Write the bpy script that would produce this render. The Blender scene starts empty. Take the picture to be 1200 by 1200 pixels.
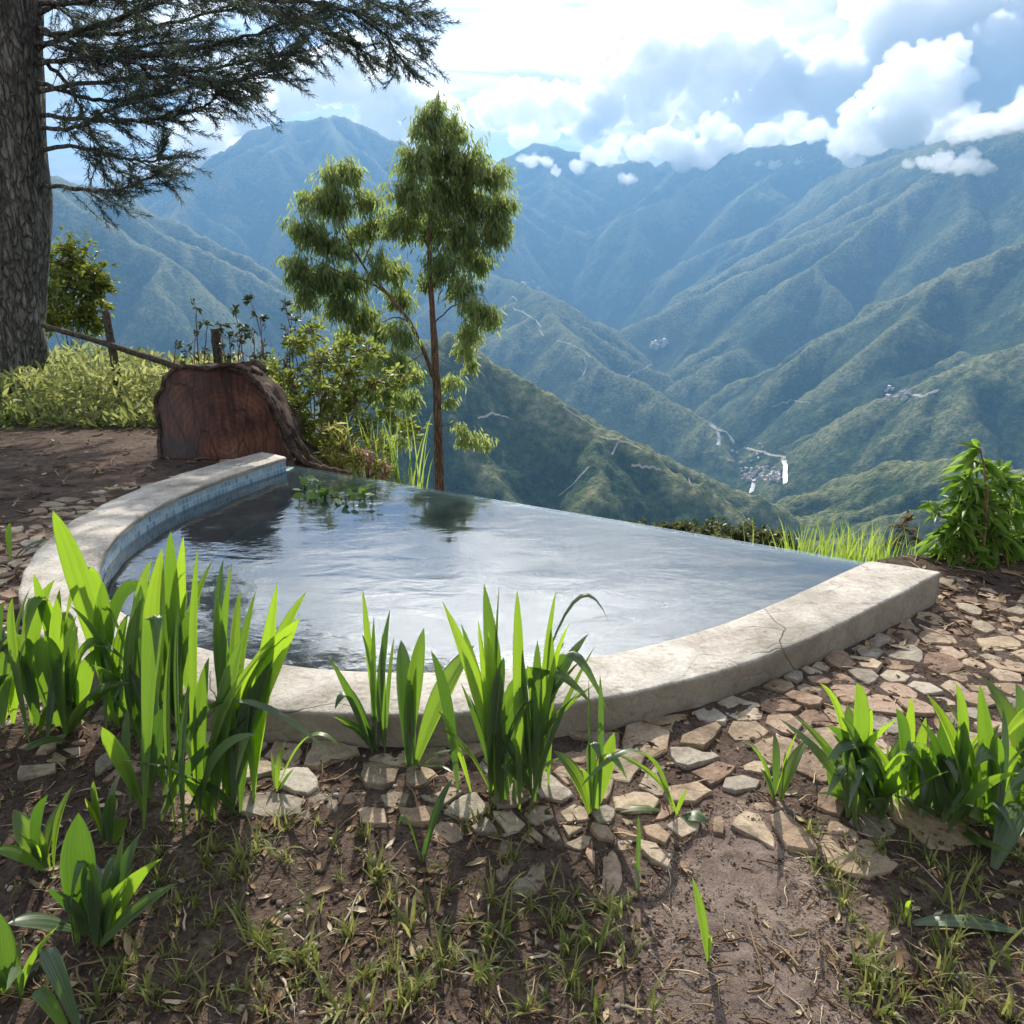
import bpy, bmesh, math, random
import numpy as np
from mathutils import Vector, Matrix, noise as mnoise

# ------------------------------------------------------------------ camera, world, sun, exposure
scene = bpy.context.scene
COL = scene.collection
F, YH, EYE = 880.0, 335.0, 1.53            # focal length and horizon row on a 1200 grid; eye height
PITCH = math.atan((600 - YH) / F)
cam = bpy.data.cameras.new("camera")
cam.sensor_width = 36; cam.lens = F / 1200 * 36
cam.clip_start = 0.05; cam.clip_end = 80000
cam_ob = bpy.data.objects.new("camera", cam)
cam_ob.location = (0, 0, EYE); cam_ob.rotation_euler = (math.pi / 2 - PITCH, 0, 0)
COL.objects.link(cam_ob); scene.camera = cam_ob

SUN_EL, SUN_AZ = math.radians(40), math.radians(-5)      # azimuth from +Y towards +X
world = bpy.data.worlds.new("World"); scene.world = world; world.use_nodes = True
SKY_STRENGTH, SUN_STRENGTH = 0.13, 4.2
scene.view_settings.view_transform = 'Standard'; scene.view_settings.look = 'None'
scene.view_settings.exposure = 0.95; scene.view_settings.gamma = 1.0
scene.view_settings.use_curve_mapping = False
sun = bpy.data.lights.new("sun", 'SUN'); sun.energy = SUN_STRENGTH; sun.angle = math.radians(0.55); sun.color = (1.0, 0.93, 0.82)
sun_ob = bpy.data.objects.new("sun", sun)
sdir = Vector((math.sin(SUN_AZ) * math.cos(SUN_EL), math.cos(SUN_AZ) * math.cos(SUN_EL), math.sin(SUN_EL)))
sun_ob.rotation_euler = sdir.to_track_quat('Z', 'Y').to_euler(); sun_ob.location = sdir * 50
COL.objects.link(sun_ob)
cy = scene.cycles
cy.use_denoising = True
cy.max_bounces = 20; cy.diffuse_bounces = 4; cy.glossy_bounces = 4; cy.transmission_bounces = 6
cy.volume_bounces = 16; cy.transparent_max_bounces = 24
cy.caustics_reflective = False; cy.caustics_refractive = False
cy.sample_clamp_indirect = 6.0

# ------------------------------------------------------------------ node helpers
class NT:
    def __init__(s, tree):
        s.t = tree; s.n = tree.nodes; s.l = tree.links
    def node(s, typ, **kw):
        nd = s.n.new(typ)
        for k, v in kw.items():
            if k == 'inp':
                for kk, vv in v.items():
                    sock = nd.inputs[kk]
                    if isinstance(vv, bpy.types.NodeSocket): s.l.new(vv, sock)
                    else: sock.default_value = vv
            else: setattr(nd, k, v)
        return nd
    def math(s, op, a, b=0.0, c=0.0, clamp=False):
        nd = s.node('ShaderNodeMath', operation=op, use_clamp=clamp)
        for i, v in enumerate((a, b, c)):
            if isinstance(v, bpy.types.NodeSocket): s.l.new(v, nd.inputs[i])
            else: nd.inputs[i].default_value = v
        return nd.outputs[0]
    def mix(s, fac, a, b, blend='MIX'):
        nd = s.node('ShaderNodeMix', data_type='RGBA', blend_type=blend)
        for i, v in ((0, fac), (6, a), (7, b)):
            if isinstance(v, bpy.types.NodeSocket): s.l.new(v, nd.inputs[i])
            else: nd.inputs[i].default_value = v if i == 0 else (tuple(v) + (1.0,))[:4]
        return nd.outputs[2]
    def noise(s, vec, scale, detail=4.0, rough=0.55, dist=0.0, dim='3D'):
        nd = s.node('ShaderNodeTexNoise', noise_dimensions=dim)
        if vec is not None: s.l.new(vec, nd.inputs['Vector'])
        nd.inputs['Scale'].default_value = scale; nd.inputs['Detail'].default_value = detail
        nd.inputs['Roughness'].default_value = rough; nd.inputs['Distortion'].default_value = dist
        return nd.outputs[0]
    def ramp(s, fac, stops, interp='LINEAR'):
        nd = s.node('ShaderNodeValToRGB'); cr = nd.color_ramp; cr.interpolation = interp
        while len(cr.elements) < len(stops): cr.elements.new(0.5)
        for e, (p, c) in zip(cr.elements, stops):
            e.position = p; e.color = (c, c, c, 1) if isinstance(c, (int, float)) else (tuple(c) + (1,))[:4]
        s.l.new(fac, nd.inputs[0]); return nd.outputs[0]
    def mapr(s, v, a, b, c=0.0, d=1.0):
        nd = s.node('ShaderNodeMapRange'); nd.inputs[1].default_value = a; nd.inputs[2].default_value = b
        nd.inputs[3].default_value = c; nd.inputs[4].default_value = d
        s.l.new(v, nd.inputs[0]); return nd.outputs[0]
    def bump(s, h, strength=0.5, dist=0.02):
        nd = s.node('ShaderNodeBump'); nd.inputs['Strength'].default_value = strength; nd.inputs['Distance'].default_value = dist
        s.l.new(h, nd.inputs['Height']); return nd.outputs[0]

def new_mat(name):
    m = bpy.data.materials.new(name); m.use_nodes = True
    nt = NT(m.node_tree); nt.n.clear()
    nt.out = nt.node('ShaderNodeOutputMaterial')
    return m, nt

def principled(nt, color, rough=0.8, normal=None, spec=0.3, metallic=0.0):
    b = nt.node('ShaderNodeBsdfPrincipled')
    for k, v in (('Base Color', color), ('Roughness', rough), ('Specular IOR Level', spec), ('Metallic', metallic)):
        if isinstance(v, bpy.types.NodeSocket): nt.l.new(v, b.inputs[k])
        else: b.inputs[k].default_value = (tuple(v) + (1,))[:4] if k == 'Base Color' else v
    if normal is not None: nt.l.new(normal, b.inputs['Normal'])
    return b.outputs[0]

# ------------------------------------------------------------------ the sky (Nishita and high thin cloud)
w = NT(world.node_tree); w.n.clear()
wout = w.node('ShaderNodeOutputWorld'); bg = w.node('ShaderNodeBackground')
sky = w.node('ShaderNodeTexSky', sky_type='NISHITA', sun_disc=False)
sky.sun_elevation = SUN_EL; sky.sun_rotation = SUN_AZ; sky.altitude = 1700
sky.air_density = 1.0; sky.dust_density = 0.6; sky.ozone_density = 1.5
tc = w.node('ShaderNodeTexCoord'); sep = w.node('ShaderNodeSeparateXYZ'); w.l.new(tc.outputs['Generated'], sep.inputs[0])
zc = w.math('ADD', w.math('MAXIMUM', sep.outputs[2], 0.0), 0.12)
pl = w.node('ShaderNodeCombineXYZ')
w.l.new(w.math('DIVIDE', sep.outputs[0], zc), pl.inputs[0]); w.l.new(w.math('DIVIDE', sep.outputs[1], zc), pl.inputs[1])
mp = w.node('ShaderNodeMapping'); mp.inputs['Scale'].default_value = (0.8, 1.5, 1); mp.inputs['Rotation'].default_value = (0, 0, 0.25)
mp.inputs['Location'].default_value = (3.1, 1.7, 0)
w.l.new(pl.outputs[0], mp.inputs['Vector'])
n1 = w.noise(mp.outputs[0], 0.55, 8, 0.6, 0.6); n2 = w.noise(mp.outputs[0], 2.3, 7, 0.62, 0.9)
cov = w.mapr(w.math('ADD', w.math('MULTIPLY', n1, 0.68), w.math('MULTIPLY', n2, 0.32)), 0.412, 0.52)
# forward glow of thin cloud around the sun's direction
dt = w.node('ShaderNodeVectorMath', operation='DOT_PRODUCT'); w.l.new(tc.outputs['Generated'], dt.inputs[0]); dt.inputs[1].default_value = sdir
fw = w.math('POWER', w.math('MAXIMUM', dt.outputs['Value'], 0.0), 15.0)
lum = w.math('ADD', 3.9, w.math('MULTIPLY', fw, 44.0))
lum = w.math('MULTIPLY', lum, w.mapr(n2, 0.36, 0.64, 0.5, 1.15))
cc = w.node('ShaderNodeCombineColor')
for i, k in enumerate((1.0, 0.99, 0.965)): w.l.new(w.math('MULTIPLY', lum, k), cc.inputs[i])
skyc = w.mix(w.math('MULTIPLY', cov, 0.93), sky.outputs[0], cc.outputs[0])
w.l.new(skyc, bg.inputs[0]); bg.inputs[1].default_value = SKY_STRENGTH; w.l.new(bg.outputs[0], wout.inputs[0])

# ------------------------------------------------------------------ geometry helpers
CP, SP = math.cos(PITCH), math.sin(PITCH)
def ray(px, py):
    x = (px - 600) / F; y = (600 - py) / F
    return Vector((x, CP + y * SP, -SP + y * CP))
def on_plane(px, py, z=0.0):
    d = ray(px, py); s = (EYE - z) / -d.z
    return Vector((d.x * s, d.y * s, z))
def at_depth(px, py, Y):
    d = ray(px, py); s = Y / d.y
    return Vector((d.x * s, Y, EYE + d.z * s))
def at_range(px, py, R):
    d = ray(px, py); s = R / math.hypot(d.x, d.y)
    return (d.x * s, d.y * s, EYE + d.z * s)

def mesh_obj(name, verts, faces, mat=None, parent=None, smooth=False, loc=None, uvs=None, attr=None):
    me = bpy.data.meshes.new(name)
    verts = np.asarray(verts, dtype=np.float32)
    if isinstance(faces, np.ndarray):
        nf, k = faces.shape
        me.vertices.add(len(verts)); me.vertices.foreach_set('co', verts.ravel())
        me.loops.add(nf * k); me.loops.foreach_set('vertex_index', faces.astype(np.int32).ravel())
        me.polygons.add(nf); me.polygons.foreach_set('loop_start', np.arange(0, nf * k, k, dtype=np.int32))
        me.polygons.foreach_set('loop_total', np.full(nf, k, dtype=np.int32))
        me.update(calc_edges=True)
    else:
        me.from_pydata([tuple(map(float, v)) for v in verts], [], [tuple(f) for f in faces]); me.update()
    if smooth: me.polygons.foreach_set('use_smooth', [True] * len(me.polygons))
    if uvs is not None:                       # per-vertex uv
        ul = me.uv_layers.new(name='UVMap'); uvs = np.asarray(uvs, dtype=np.float32)
        vi = np.empty(len(me.loops), dtype=np.int32); me.loops.foreach_get('vertex_index', vi)
        ul.data.foreach_set('uv', uvs[vi].ravel())
    if attr is not None:
        for k, v in attr.items():
            a = me.attributes.new(k, 'FLOAT', 'POINT'); a.data.foreach_set('value', np.asarray(v, dtype=np.float32))
    if mat is not None: me.materials.append(mat)
    ob = bpy.data.objects.new(name, me); COL.objects.link(ob)
    if loc is not None: ob.location = loc
    if parent is not None: ob.parent = parent
    return ob
def empty(name, loc=(0, 0, 0)):
    o = bpy.data.objects.new(name, None); o.empty_display_size = 0.1; o.location = loc; COL.objects.link(o); return o
def tag(o, label=None, cat=None, group=None, kind=None):
    if label: o['label'] = label
    if cat: o['category'] = cat
    if group: o['group'] = group
    if kind: o['kind'] = kind
    return o

# lattice value noise in numpy (2D and 3D), for heights and shapes
_rs = np.random.RandomState(11); _perm = _rs.permutation(4096).astype(np.int64); _val = _rs.rand(4096) * 2 - 1
def vnoise2(x, y):
    xi = np.floor(x).astype(np.int64); yi = np.floor(y).astype(np.int64); fx = x - xi; fy = y - yi
    u = fx * fx * fx * (fx * (fx * 6 - 15) + 10); v = fy * fy * fy * (fy * (fy * 6 - 15) + 10)
    h = lambda a, b: _val[_perm[(_perm[a & 4095] + b) & 4095]]
    return (h(xi, yi) * (1 - u) + h(xi + 1, yi) * u) * (1 - v) + (h(xi, yi + 1) * (1 - u) + h(xi + 1, yi + 1) * u) * v
def fbm2(x, y, octs=5, gain=0.5, ridged=False):
    s = np.zeros_like(x); a = 1.0; tot = 0
    for i in range(octs):
        n = vnoise2(x + 17.3 * i, y - 9.1 * i)
        s += a * ((1 - 2 * np.abs(n)) if ridged else n); tot += a
        a *= gain; c, sn = 1.6, 1.2; x, y = x * c - y * sn, x * sn + y * c
    return s / tot
rnd = random.Random(5)

# ------------------------------------------------------------------ far terrain: a skeleton of ridges and spurs
AZ = np.radians(np.linspace(-41, 41, 820)); RR = np.geomspace(22.0, 11000.0, 800)
AZg, RRg = np.meshgrid(AZ, RR); TX = np.sin(AZg) * RRg; TY = np.cos(AZg) * RRg
wx = fbm2(TX / 900, TY / 900, 3) * 70; wy = fbm2(TX / 900 + 31, TY / 900 + 7, 3) * 70
wx += fbm2(TX / 240, TY / 240, 3) * 24; wy += fbm2(TX / 240 + 5, TY / 240 + 9, 3) * 24
damp = np.clip((RRg - 60) / 900, 0, 1); QX = TX + wx * damp; QY = TY + wy * damp
def floor_z(r): return np.interp(r, [0, 1800, 3000, 7500, 9500, 10800], [-800, -750, -715, -575, -330, 180])
H = floor_z(RRg) + fbm2(TX / 500, TY / 500, 4) * 18 * damp
# the hillside falling away under the terrace
H = np.maximum(H, -2.6 - 0.62 * np.maximum(RRg - 14, 0) + fbm2(TX / 40, TY / 40, 4) * np.clip((RRg - 20) / 30, 0, 5))
def seg(a, b, s):
    global H
    ax, ay, az = a; bx, by, bz = b
    reach = (max(az, bz) + 850) / s
    r0 = max(min(math.hypot(ax, ay), math.hypot(bx, by)) - reach, 22); r1 = max(math.hypot(ax, ay), math.hypot(bx, by)) + reach
    t0, t1 = sorted((math.atan2(ax, ay), math.atan2(bx, by)))
    rm = max(min(math.hypot(ax, ay), math.hypot(bx, by)), 60); da = math.asin(min(1, (reach + 150) / rm)) if reach < rm else 3
    i0, i1 = np.searchsorted(RR, [r0, r1]); j0, j1 = np.searchsorted(AZ, [t0 - da, t1 + da])
    if i0 >= i1 or j0 >= j1: return
    qx = QX[i0:i1, j0:j1]; qy = QY[i0:i1, j0:j1]
    dx, dy = bx - ax, by - ay; L2 = dx * dx + dy * dy + 1e-6
    t = np.clip(((qx - ax) * dx + (qy - ay) * dy) / L2, 0, 1)
    d = np.hypot(qx - ax - t * dx, qy - ay - t * dy)
    z = az + (bz - az) * t - s * (np.sqrt(d * d + 400) - 20) * (1 + 0.0)
    H[i0:i1, j0:j1] = np.maximum(H[i0:i1, j0:j1], z)
def spurs(pts, s, spacing, slope, level, rng):
    n = len(pts)
    for k in range(n - 1):
        a, b = pts[k], pts[k + 1]; L = math.hypot(b[0] - a[0], b[1] - a[1]); m = max(1, int(L / spacing))
        ux, uy = (b[0] - a[0]) / (L + 1e-6), (b[1] - a[1]) / (L + 1e-6)
        dn = 1 if b[2] < a[2] else -1
        for q in range(m):
            t = (q + rng.uniform(0.1, 0.9)) / m; p = [a[i] + (b[i] - a[i]) * t for i in range(3)]
            for side in (-1, 1):
                if rng.random() < 0.12: continue
                ang = rng.uniform(0.15, 0.75); ca, sa = math.cos(ang), math.sin(ang)
                vx = -uy * side * ca + ux * dn * sa; vy = ux * side * ca + uy * dn * sa
                drop = p[2] - float(floor_z(math.hypot(p[0], p[1])))
                if drop < 60: continue
                ln = drop / slope * rng.uniform(0.35, 0.85) if level == 0 else drop / slope * rng.uniform(0.15, 0.4)
                ln = min(ln, 2600 if level == 0 else 700)
                out = [p]; cur = p; h = math.atan2(vy, vx); z = p[2]
                for i in range(3):
                    h += rng.uniform(-0.3, 0.3); sl = slope * rng.uniform(0.7, 1.25)
                    cur = [cur[0] + math.cos(h) * ln / 3, cur[1] + math.sin(h) * ln / 3, cur[2] - sl * ln / 3]
                    out.append(cur)
                for u, v in zip(out, out[1:]): seg(u, v, s)
                if level == 0: spurs(out, s * 1.08, spacing * 0.55, slope * 1.12, 1, rng)
RIDGES = [  # (main slope, spur spacing, spur slope, [(px, py, range)])
    (0.80, 1500, 0.55, [(-150, 300, 11500), (40, 262, 10500), (120, 228, 9800), (200, 206, 9300), (280, 172, 9000), (296, 152, 8900), (325, 145, 8850), (362, 140, 8800), (400, 136, 8900), (428, 150, 9100), (480, 190, 9500), (560, 210, 10000), (620, 236, 10600), (680, 280, 11200), (725, 318, 12000)]),
    (0.72, 700, 0.52, [(-60, 180, 4700), (60, 206, 4900), (150, 226, 5100), (205, 262, 5200), (262, 312, 5200), (312, 350, 5150), (360, 395, 5000)]),
    (0.70, 620, 0.50, [(470, 318, 6400), (560, 318, 6200), (600, 330, 5800), (640, 348, 5000), (668, 395, 4200), (705, 432, 3800), (770, 466, 3500), (832, 502, 3250), (868, 552, 2950)]),
    (0.70, 430, 0.50, [(440, 425, 1420), (490, 405, 1480), (540, 402, 1560), (600, 455, 1700), (655, 482, 1850), (722, 511, 2050), (790, 545, 2250), (850, 580, 2420), (872, 604, 2480)]),
    (0.75, 1500, 0.5, [(560, 200, 15500), (625, 168, 15200), (680, 178, 15000), (720, 210, 14800)]),
    (0.75, 1500, 0.5, [(760, 200, 14500), (830, 160, 14300), (868, 165, 14300), (920, 200, 14000)]),
    (0.75, 1300, 0.55, [(640, 212, 14000), (700, 196, 13800), (752, 186, 13400), (800, 214, 13000)]),
    (0.78, 1300, 0.55, [(735, 318, 13000), (790, 232, 12400), (830, 205, 11800), (880, 172, 11300), (925, 170, 11000), (962, 163, 10800), (1005, 176, 10600), (1100, 150, 10500), (1300, 80, 10500)]),
    (0.76, 850, 0.52, [(1420, 70, 5600), (1200, 148, 6200), (1130, 158, 6600), (1060, 180, 7100), (980, 206, 7900), (900, 262, 8500), (830, 310, 9000), (775, 352, 9400), (745, 372, 9700)]),
    (0.72, 700, 0.50, [(1130, 165, 6400), (1080, 250, 6000), (1010, 290, 5800), (930, 330, 5700), (870, 365, 5600), (810, 400, 5500), (775, 432, 5300)]),
    (0.70, 560, 0.50, [(1400, 215, 3700), (1200, 284, 4100), (1100, 342, 4250), (1000, 390, 4300), (942, 430, 4250), (880, 470, 4000)]),
    (0.72, 480, 0.50, [(905, 365, 5300), (868, 402, 4700), (848, 418, 4400), (800, 445, 4300), (776, 470, 4200)]),
    (0.70, 470, 0.50, [(1400, 350, 2800), (1200, 402, 3050), (1120, 418, 3200), (1060, 436, 3250), (1000, 468, 3250), (940, 512, 3150)]),
    (0.72, 380, 0.48, [(1400, 520, 1450), (1200, 552, 1600), (1120, 543, 1720), (1075, 540, 1780), (1010, 556, 1900), (955, 580, 2060), (915, 606, 2150)]),
]
_rng = random.Random(3)
for (s, spc, sl, pp) in RIDGES:
    s *= 1.25
    P3 = [at_range(x, y, r if r < 9000 else 9000 + (r - 9000) * 0.27) for x, y, r in pp]
    for a, b in zip(P3, P3[1:]): seg(a, b, s)
    spurs(P3, s * 1.1, spc, sl, 0, _rng)
rel = np.clip((H - floor_z(RRg)) / 250, 0, 1)
amp = damp * (0.35 + 0.65 * rel)
H += fbm2(TX / 260, TY / 260, 5, 0.55, True) * 29 * amp + fbm2(TX / 75, TY / 75, 4, 0.6) * 10 * amp
H += fbm2(TX / 20, TY / 20, 2, 0.6) * 5 * np.clip((RRg - 60) / 300, 0, 1)
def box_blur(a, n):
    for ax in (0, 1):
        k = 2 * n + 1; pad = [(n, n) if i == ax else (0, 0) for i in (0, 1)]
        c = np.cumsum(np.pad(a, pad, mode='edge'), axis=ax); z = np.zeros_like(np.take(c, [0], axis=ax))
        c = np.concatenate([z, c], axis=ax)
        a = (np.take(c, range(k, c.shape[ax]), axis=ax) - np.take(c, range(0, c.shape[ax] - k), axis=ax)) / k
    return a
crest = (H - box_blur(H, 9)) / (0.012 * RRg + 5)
def terrain_z(x, y):
    fa = (math.atan2(x, y) - AZ[0]) / (AZ[1] - AZ[0]); fr = math.log(math.hypot(x, y) / RR[0]) / math.log(RR[1] / RR[0])
    i = int(min(max(fr, 0), len(RR) - 2)); j = int(min(max(fa, 0), len(AZ) - 2)); u = fr - i; v = fa - j
    return float((H[i, j] * (1 - v) + H[i, j + 1] * v) * (1 - u) + (H[i + 1, j] * (1 - v) + H[i + 1, j + 1] * v) * u)
def hit_terrain(px, py, r0=200.0):
    d = ray(px, py); hl = math.hypot(d.x, d.y); r = r0
    while r < 10800:
        x, y, z = d.x / hl * r, d.y / hl * r, EYE + d.z / hl * r
        if z < terrain_z(x, y): return (x, y, terrain_z(x, y), r)
        r *= 1.003
    return None
nR, nA = H.shape
idx = np.arange(nR * nA).reshape(nR, nA)
tf = np.stack([idx[:-1, :-1], idx[:-1, 1:], idx[1:, 1:], idx[1:, :-1]], -1).reshape(-1, 4)

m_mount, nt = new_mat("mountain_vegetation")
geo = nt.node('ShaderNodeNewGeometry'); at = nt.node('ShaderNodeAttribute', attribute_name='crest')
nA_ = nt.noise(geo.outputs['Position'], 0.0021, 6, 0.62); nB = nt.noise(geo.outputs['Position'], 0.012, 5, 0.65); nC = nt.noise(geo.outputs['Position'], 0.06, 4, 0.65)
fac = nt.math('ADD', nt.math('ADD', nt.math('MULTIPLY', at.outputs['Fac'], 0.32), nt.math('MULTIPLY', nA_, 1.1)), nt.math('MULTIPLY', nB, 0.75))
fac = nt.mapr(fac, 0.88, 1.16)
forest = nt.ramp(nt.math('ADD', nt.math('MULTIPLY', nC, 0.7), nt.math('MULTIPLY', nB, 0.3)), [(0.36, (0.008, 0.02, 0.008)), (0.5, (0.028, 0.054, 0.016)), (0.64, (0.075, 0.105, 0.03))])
grass = nt.ramp(nC, [(0.34, (0.06, 0.085, 0.028)), (0.5, (0.15, 0.17, 0.06)), (0.66, (0.30, 0.26, 0.14))])  # grass favours the crests; its pale tones also paint in their sunlit strips
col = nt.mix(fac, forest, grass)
hb = nt.math('ADD', nt.math('MULTIPLY', nC, 1.0), nt.math('MULTIPLY', nt.noise(geo.outputs['Position'], 0.16, 3, 0.6), 0.5))
nt.l.new(principled(nt, col, 0.95, nt.bump(hb, 0.9, 14.0), 0.1), nt.out.inputs[0])
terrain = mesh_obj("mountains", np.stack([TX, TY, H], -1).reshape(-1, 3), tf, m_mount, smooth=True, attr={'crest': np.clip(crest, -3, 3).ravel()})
tag(terrain, kind='structure')

# ------------------------------------------------------------------ the air
ZT = float(H.max()) + 60
hz = [(-7900, -120, -950), (7900, -120, -950), (7900, 11300, -950), (-7900, 11300, -950), (-7900, -120, ZT), (7900, -120, ZT), (7900, 11300, ZT), (-7900, 11300, ZT)]
m_haze, nt = new_mat("blue_air")
pv = nt.node('ShaderNodeVolumePrincipled'); pv.inputs['Color'].default_value = (0.185, 0.375, 0.63, 1)
pv.inputs['Density'].default_value = 1.2e-4; pv.inputs['Anisotropy'].default_value = 0.25
nt.l.new(pv.outputs[0], nt.out.inputs['Volume'])
haze = mesh_obj("haze", hz, [(0, 3, 2, 1), (4, 5, 6, 7), (0, 1, 5, 4), (1, 2, 6, 5), (2, 3, 7, 6), (3, 0, 4, 7)], m_haze)
tag(haze, kind='stuff')

# ------------------------------------------------------------------ clouds: lumpy closed bodies filled with scattering mist
m_cloud, nt = new_mat("cloud_mist")
pv = nt.node('ShaderNodeVolumePrincipled'); pv.inputs['Color'].default_value = (0.99, 0.99, 0.99, 1)
pv.inputs['Density'].default_value = 0.008; pv.inputs["Anisotropy"].default_value = 0.62
nt.l.new(pv.outputs[0], nt.out.inputs['Volume'])
m_wisp, nt = new_mat("thin_mist")
pv = nt.node('ShaderNodeVolumePrincipled'); pv.inputs['Color'].default_value = (1, 1, 1, 1)
pv.inputs['Density'].default_value = 0.009; pv.inputs['Anisotropy'].default_value = 0.6
nt.l.new(pv.outputs[0], nt.out.inputs['Volume'])
_ico = bmesh.new(); bmesh.ops.create_icosphere(_ico, subdivisions=2, radius=1.0)
ICO_V = np.array([v.co[:] for v in _ico.verts]); ICO_F = np.array([[v.index for v in f.verts] for f in _ico.faces]); _ico.free()
def cloud(label, lobes, R, seed, mat=None, squash=0.8, kids=9, voxel=None, levels=2):
    """lobes: (px, py, radius px); every lobe grows smaller puffs over its upper side"""
    rg = random.Random(seed); V = []; Fc = []; n = 0; balls = []
    k = R / F
    def add(c, r, lv):
        balls.append((c, r))
        if lv == 0: return
        for _ in range(kids):
            th = rg.uniform(0, 6.283); u = rg.uniform(-0.25, 1.0); q = math.sqrt(1 - u * u)
            rr = r * rg.uniform(0.28, 0.5)
            add((c[0] + r * 0.9 * q * math.cos(th), c[1] + r * 0.9 * q * math.sin(th), c[2] + r * 0.9 * u * squash), rr, lv - 1)
    for (px, py, rp) in lobes:
        Rr = R * rg.uniform(0.97, 1.03); c = at_range(px, py, Rr); add(c, rp * k, levels)
    for (c, r) in balls:
        V.append(ICO_V * np.array([r, r, r * squash]) + np.array(c)); Fc.append(ICO_F + n); n += len(ICO_V)
    V = np.concatenate(V); ctr = V.mean(0); ob = mesh_obj("cloud", V - ctr, np.concatenate(Fc), mat or m_cloud, loc=ctr)
    rm = ob.modifiers.new("merge", 'REMESH'); rm.mode = 'VOXEL'; rm.voxel_size = voxel or (1.3 if mat else 2.2) * k
    q = 0.55 if mat else 1.0
    for sz, st in ((24 * k * q, 16 * k * q), (9 * k * q, 11 * k * q), (3.6 * k * q, 6 * k * q)):
        tx = bpy.data.textures.new("billow", 'CLOUDS'); tx.noise_scale = sz; tx.noise_depth = 2
        dm = ob.modifiers.new("billow", 'DISPLACE'); dm.texture = tx; dm.strength = st; dm.mid_level = 0.5; dm.texture_coords = 'LOCAL'
    tag(ob, label, 'cloud', 'clouds over the valley'); return ob
cloud("great grey and white cumulus towering over the right-hand mountain crest", [(1000, 110, 45), (1060, 60, 60), (1120, 100, 60), (1180, 40, 70), (1040, 150, 45), (1110, 160, 40), (1190, 130, 45), (1240, 80, 70), (960, 90, 30)], 12600, 1)
cloud("flat grey cloud bank in the middle of the sky above the valley head", [(720, 95, 28), (770, 80, 38), (830, 75, 40), (880, 80, 38), (930, 100, 34), (700, 130, 24), (760, 130, 28), (820, 120, 26), (880, 135, 28)], 13200, 2)
cloud("white cloud rising behind the flat-topped mountain and the slender tree", [(250, 165, 34), (290, 120, 32), (340, 100, 30), (395, 90, 36), (450, 110, 36), (500, 130, 30), (460, 150, 28)], 12300, 3)
cloud("row of small white puffs between the slender tree and the grey bank", [(580, 130, 20), (615, 122, 24), (650, 130, 24), (685, 150, 20), (640, 155, 16), (610, 160, 14)], 12400, 4)
cloud("long white cloud lying along the ridge at the valley head", [(650, 202, 6), (680, 194, 9), (712, 184, 12), (750, 176, 15), (790, 172, 20), (825, 180, 20), (850, 190, 14), (800, 195, 10), (850, 165, 16), (835, 150, 14), (870, 172, 12), (900, 160, 16), (930, 150, 14), (770, 160, 12), (720, 168, 9), (690, 182, 10), (860, 195, 10), (955, 155, 14), (935, 165, 12), (900, 178, 10)], 9750, 5, m_wisp)
cloud("bright white cloud spilling over the saddle of the right-hand crest", [(990, 170, 16), (1020, 160, 24), (1060, 148, 26), (1000, 190, 8), (1100, 150, 18), (955, 155, 12), (1040, 120, 26), (1090, 115, 28), (1065, 85, 24), (1010, 140, 22), (1130, 150, 20), (1110, 70, 20)], 8300, 6, m_wisp)
cloud("small bright white cloud hanging in front of the upper right slope", [(1085, 190, 7), (1105, 190, 11), (1130, 193, 13), (1152, 202, 11), (1168, 210, 7), (1065, 192, 4)], 5800, 7, m_wisp)
cloud("white puff at the right end of the dark crest", [(1120, 158, 9), (1138, 154, 12), (1160, 148, 14), (1185, 142, 16), (1205, 132, 20), (1235, 120, 22)], 6000, 8, m_wisp)
cloud("tiny white cloud beside the slender tree crown", [(612, 186, 5), (625, 189, 8), (642, 191, 6)], 9600, 9, m_wisp)
cloud("thin white shred hanging before the blue valley-head slope", [(890, 194, 4), (910, 191, 6), (935, 189, 5), (895, 204, 3)], 9300, 10, m_wisp)
cloud("faint white shred low between the valley-head ridges", [(731, 209, 6), (737, 210, 7)], 9600, 11, m_wisp)
cloud("white cloud draped over the left shoulder of the flat-topped mountain", [(200, 196, 14), (230, 188, 16), (262, 176, 16), (282, 172, 10), (180, 200, 8), (240, 150, 22), (275, 135, 22), (215, 165, 16), (300, 115, 18)], 9000, 12, m_wisp)

# ------------------------------------------------------------------ the pool's plan, taken on its own level
Z_TOP, Z_WAT = 0.13, 0.005
_OUT = [(333, 525), (290, 531), (233, 547), (150, 583), (67, 623), (33, 650), (15, 683), (310, 830), (350, 833), (470, 839), (560, 838), (700, 815), (750, 808), (862, 779), (975, 738), (1050, 702), (1119, 661)]
_INN = [(318, 541), (267, 557), (213, 577), (180, 597), (143, 623), (123, 647), (350, 783), (417, 786), (683, 768), (750, 756), (862, 723), (960, 686), (1040, 646)]
CH_L = on_plane(347, 546, Z_WAT); CH_R = on_plane(1003, 657, Z_WAT)
PC = (on_plane(345, 545, Z_TOP - .0) + on_plane(1000, 657, Z_TOP)) / 2; PC.z = 0
_dv = CH_R - CH_L; A0 = math.atan2(_dv.y, _dv.x); CHD = Vector((math.cos(A0), math.sin(A0), 0)); CHN = Vector((-CHD.y, CHD.x, 0))   # CHN: outwards, over the valley
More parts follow.
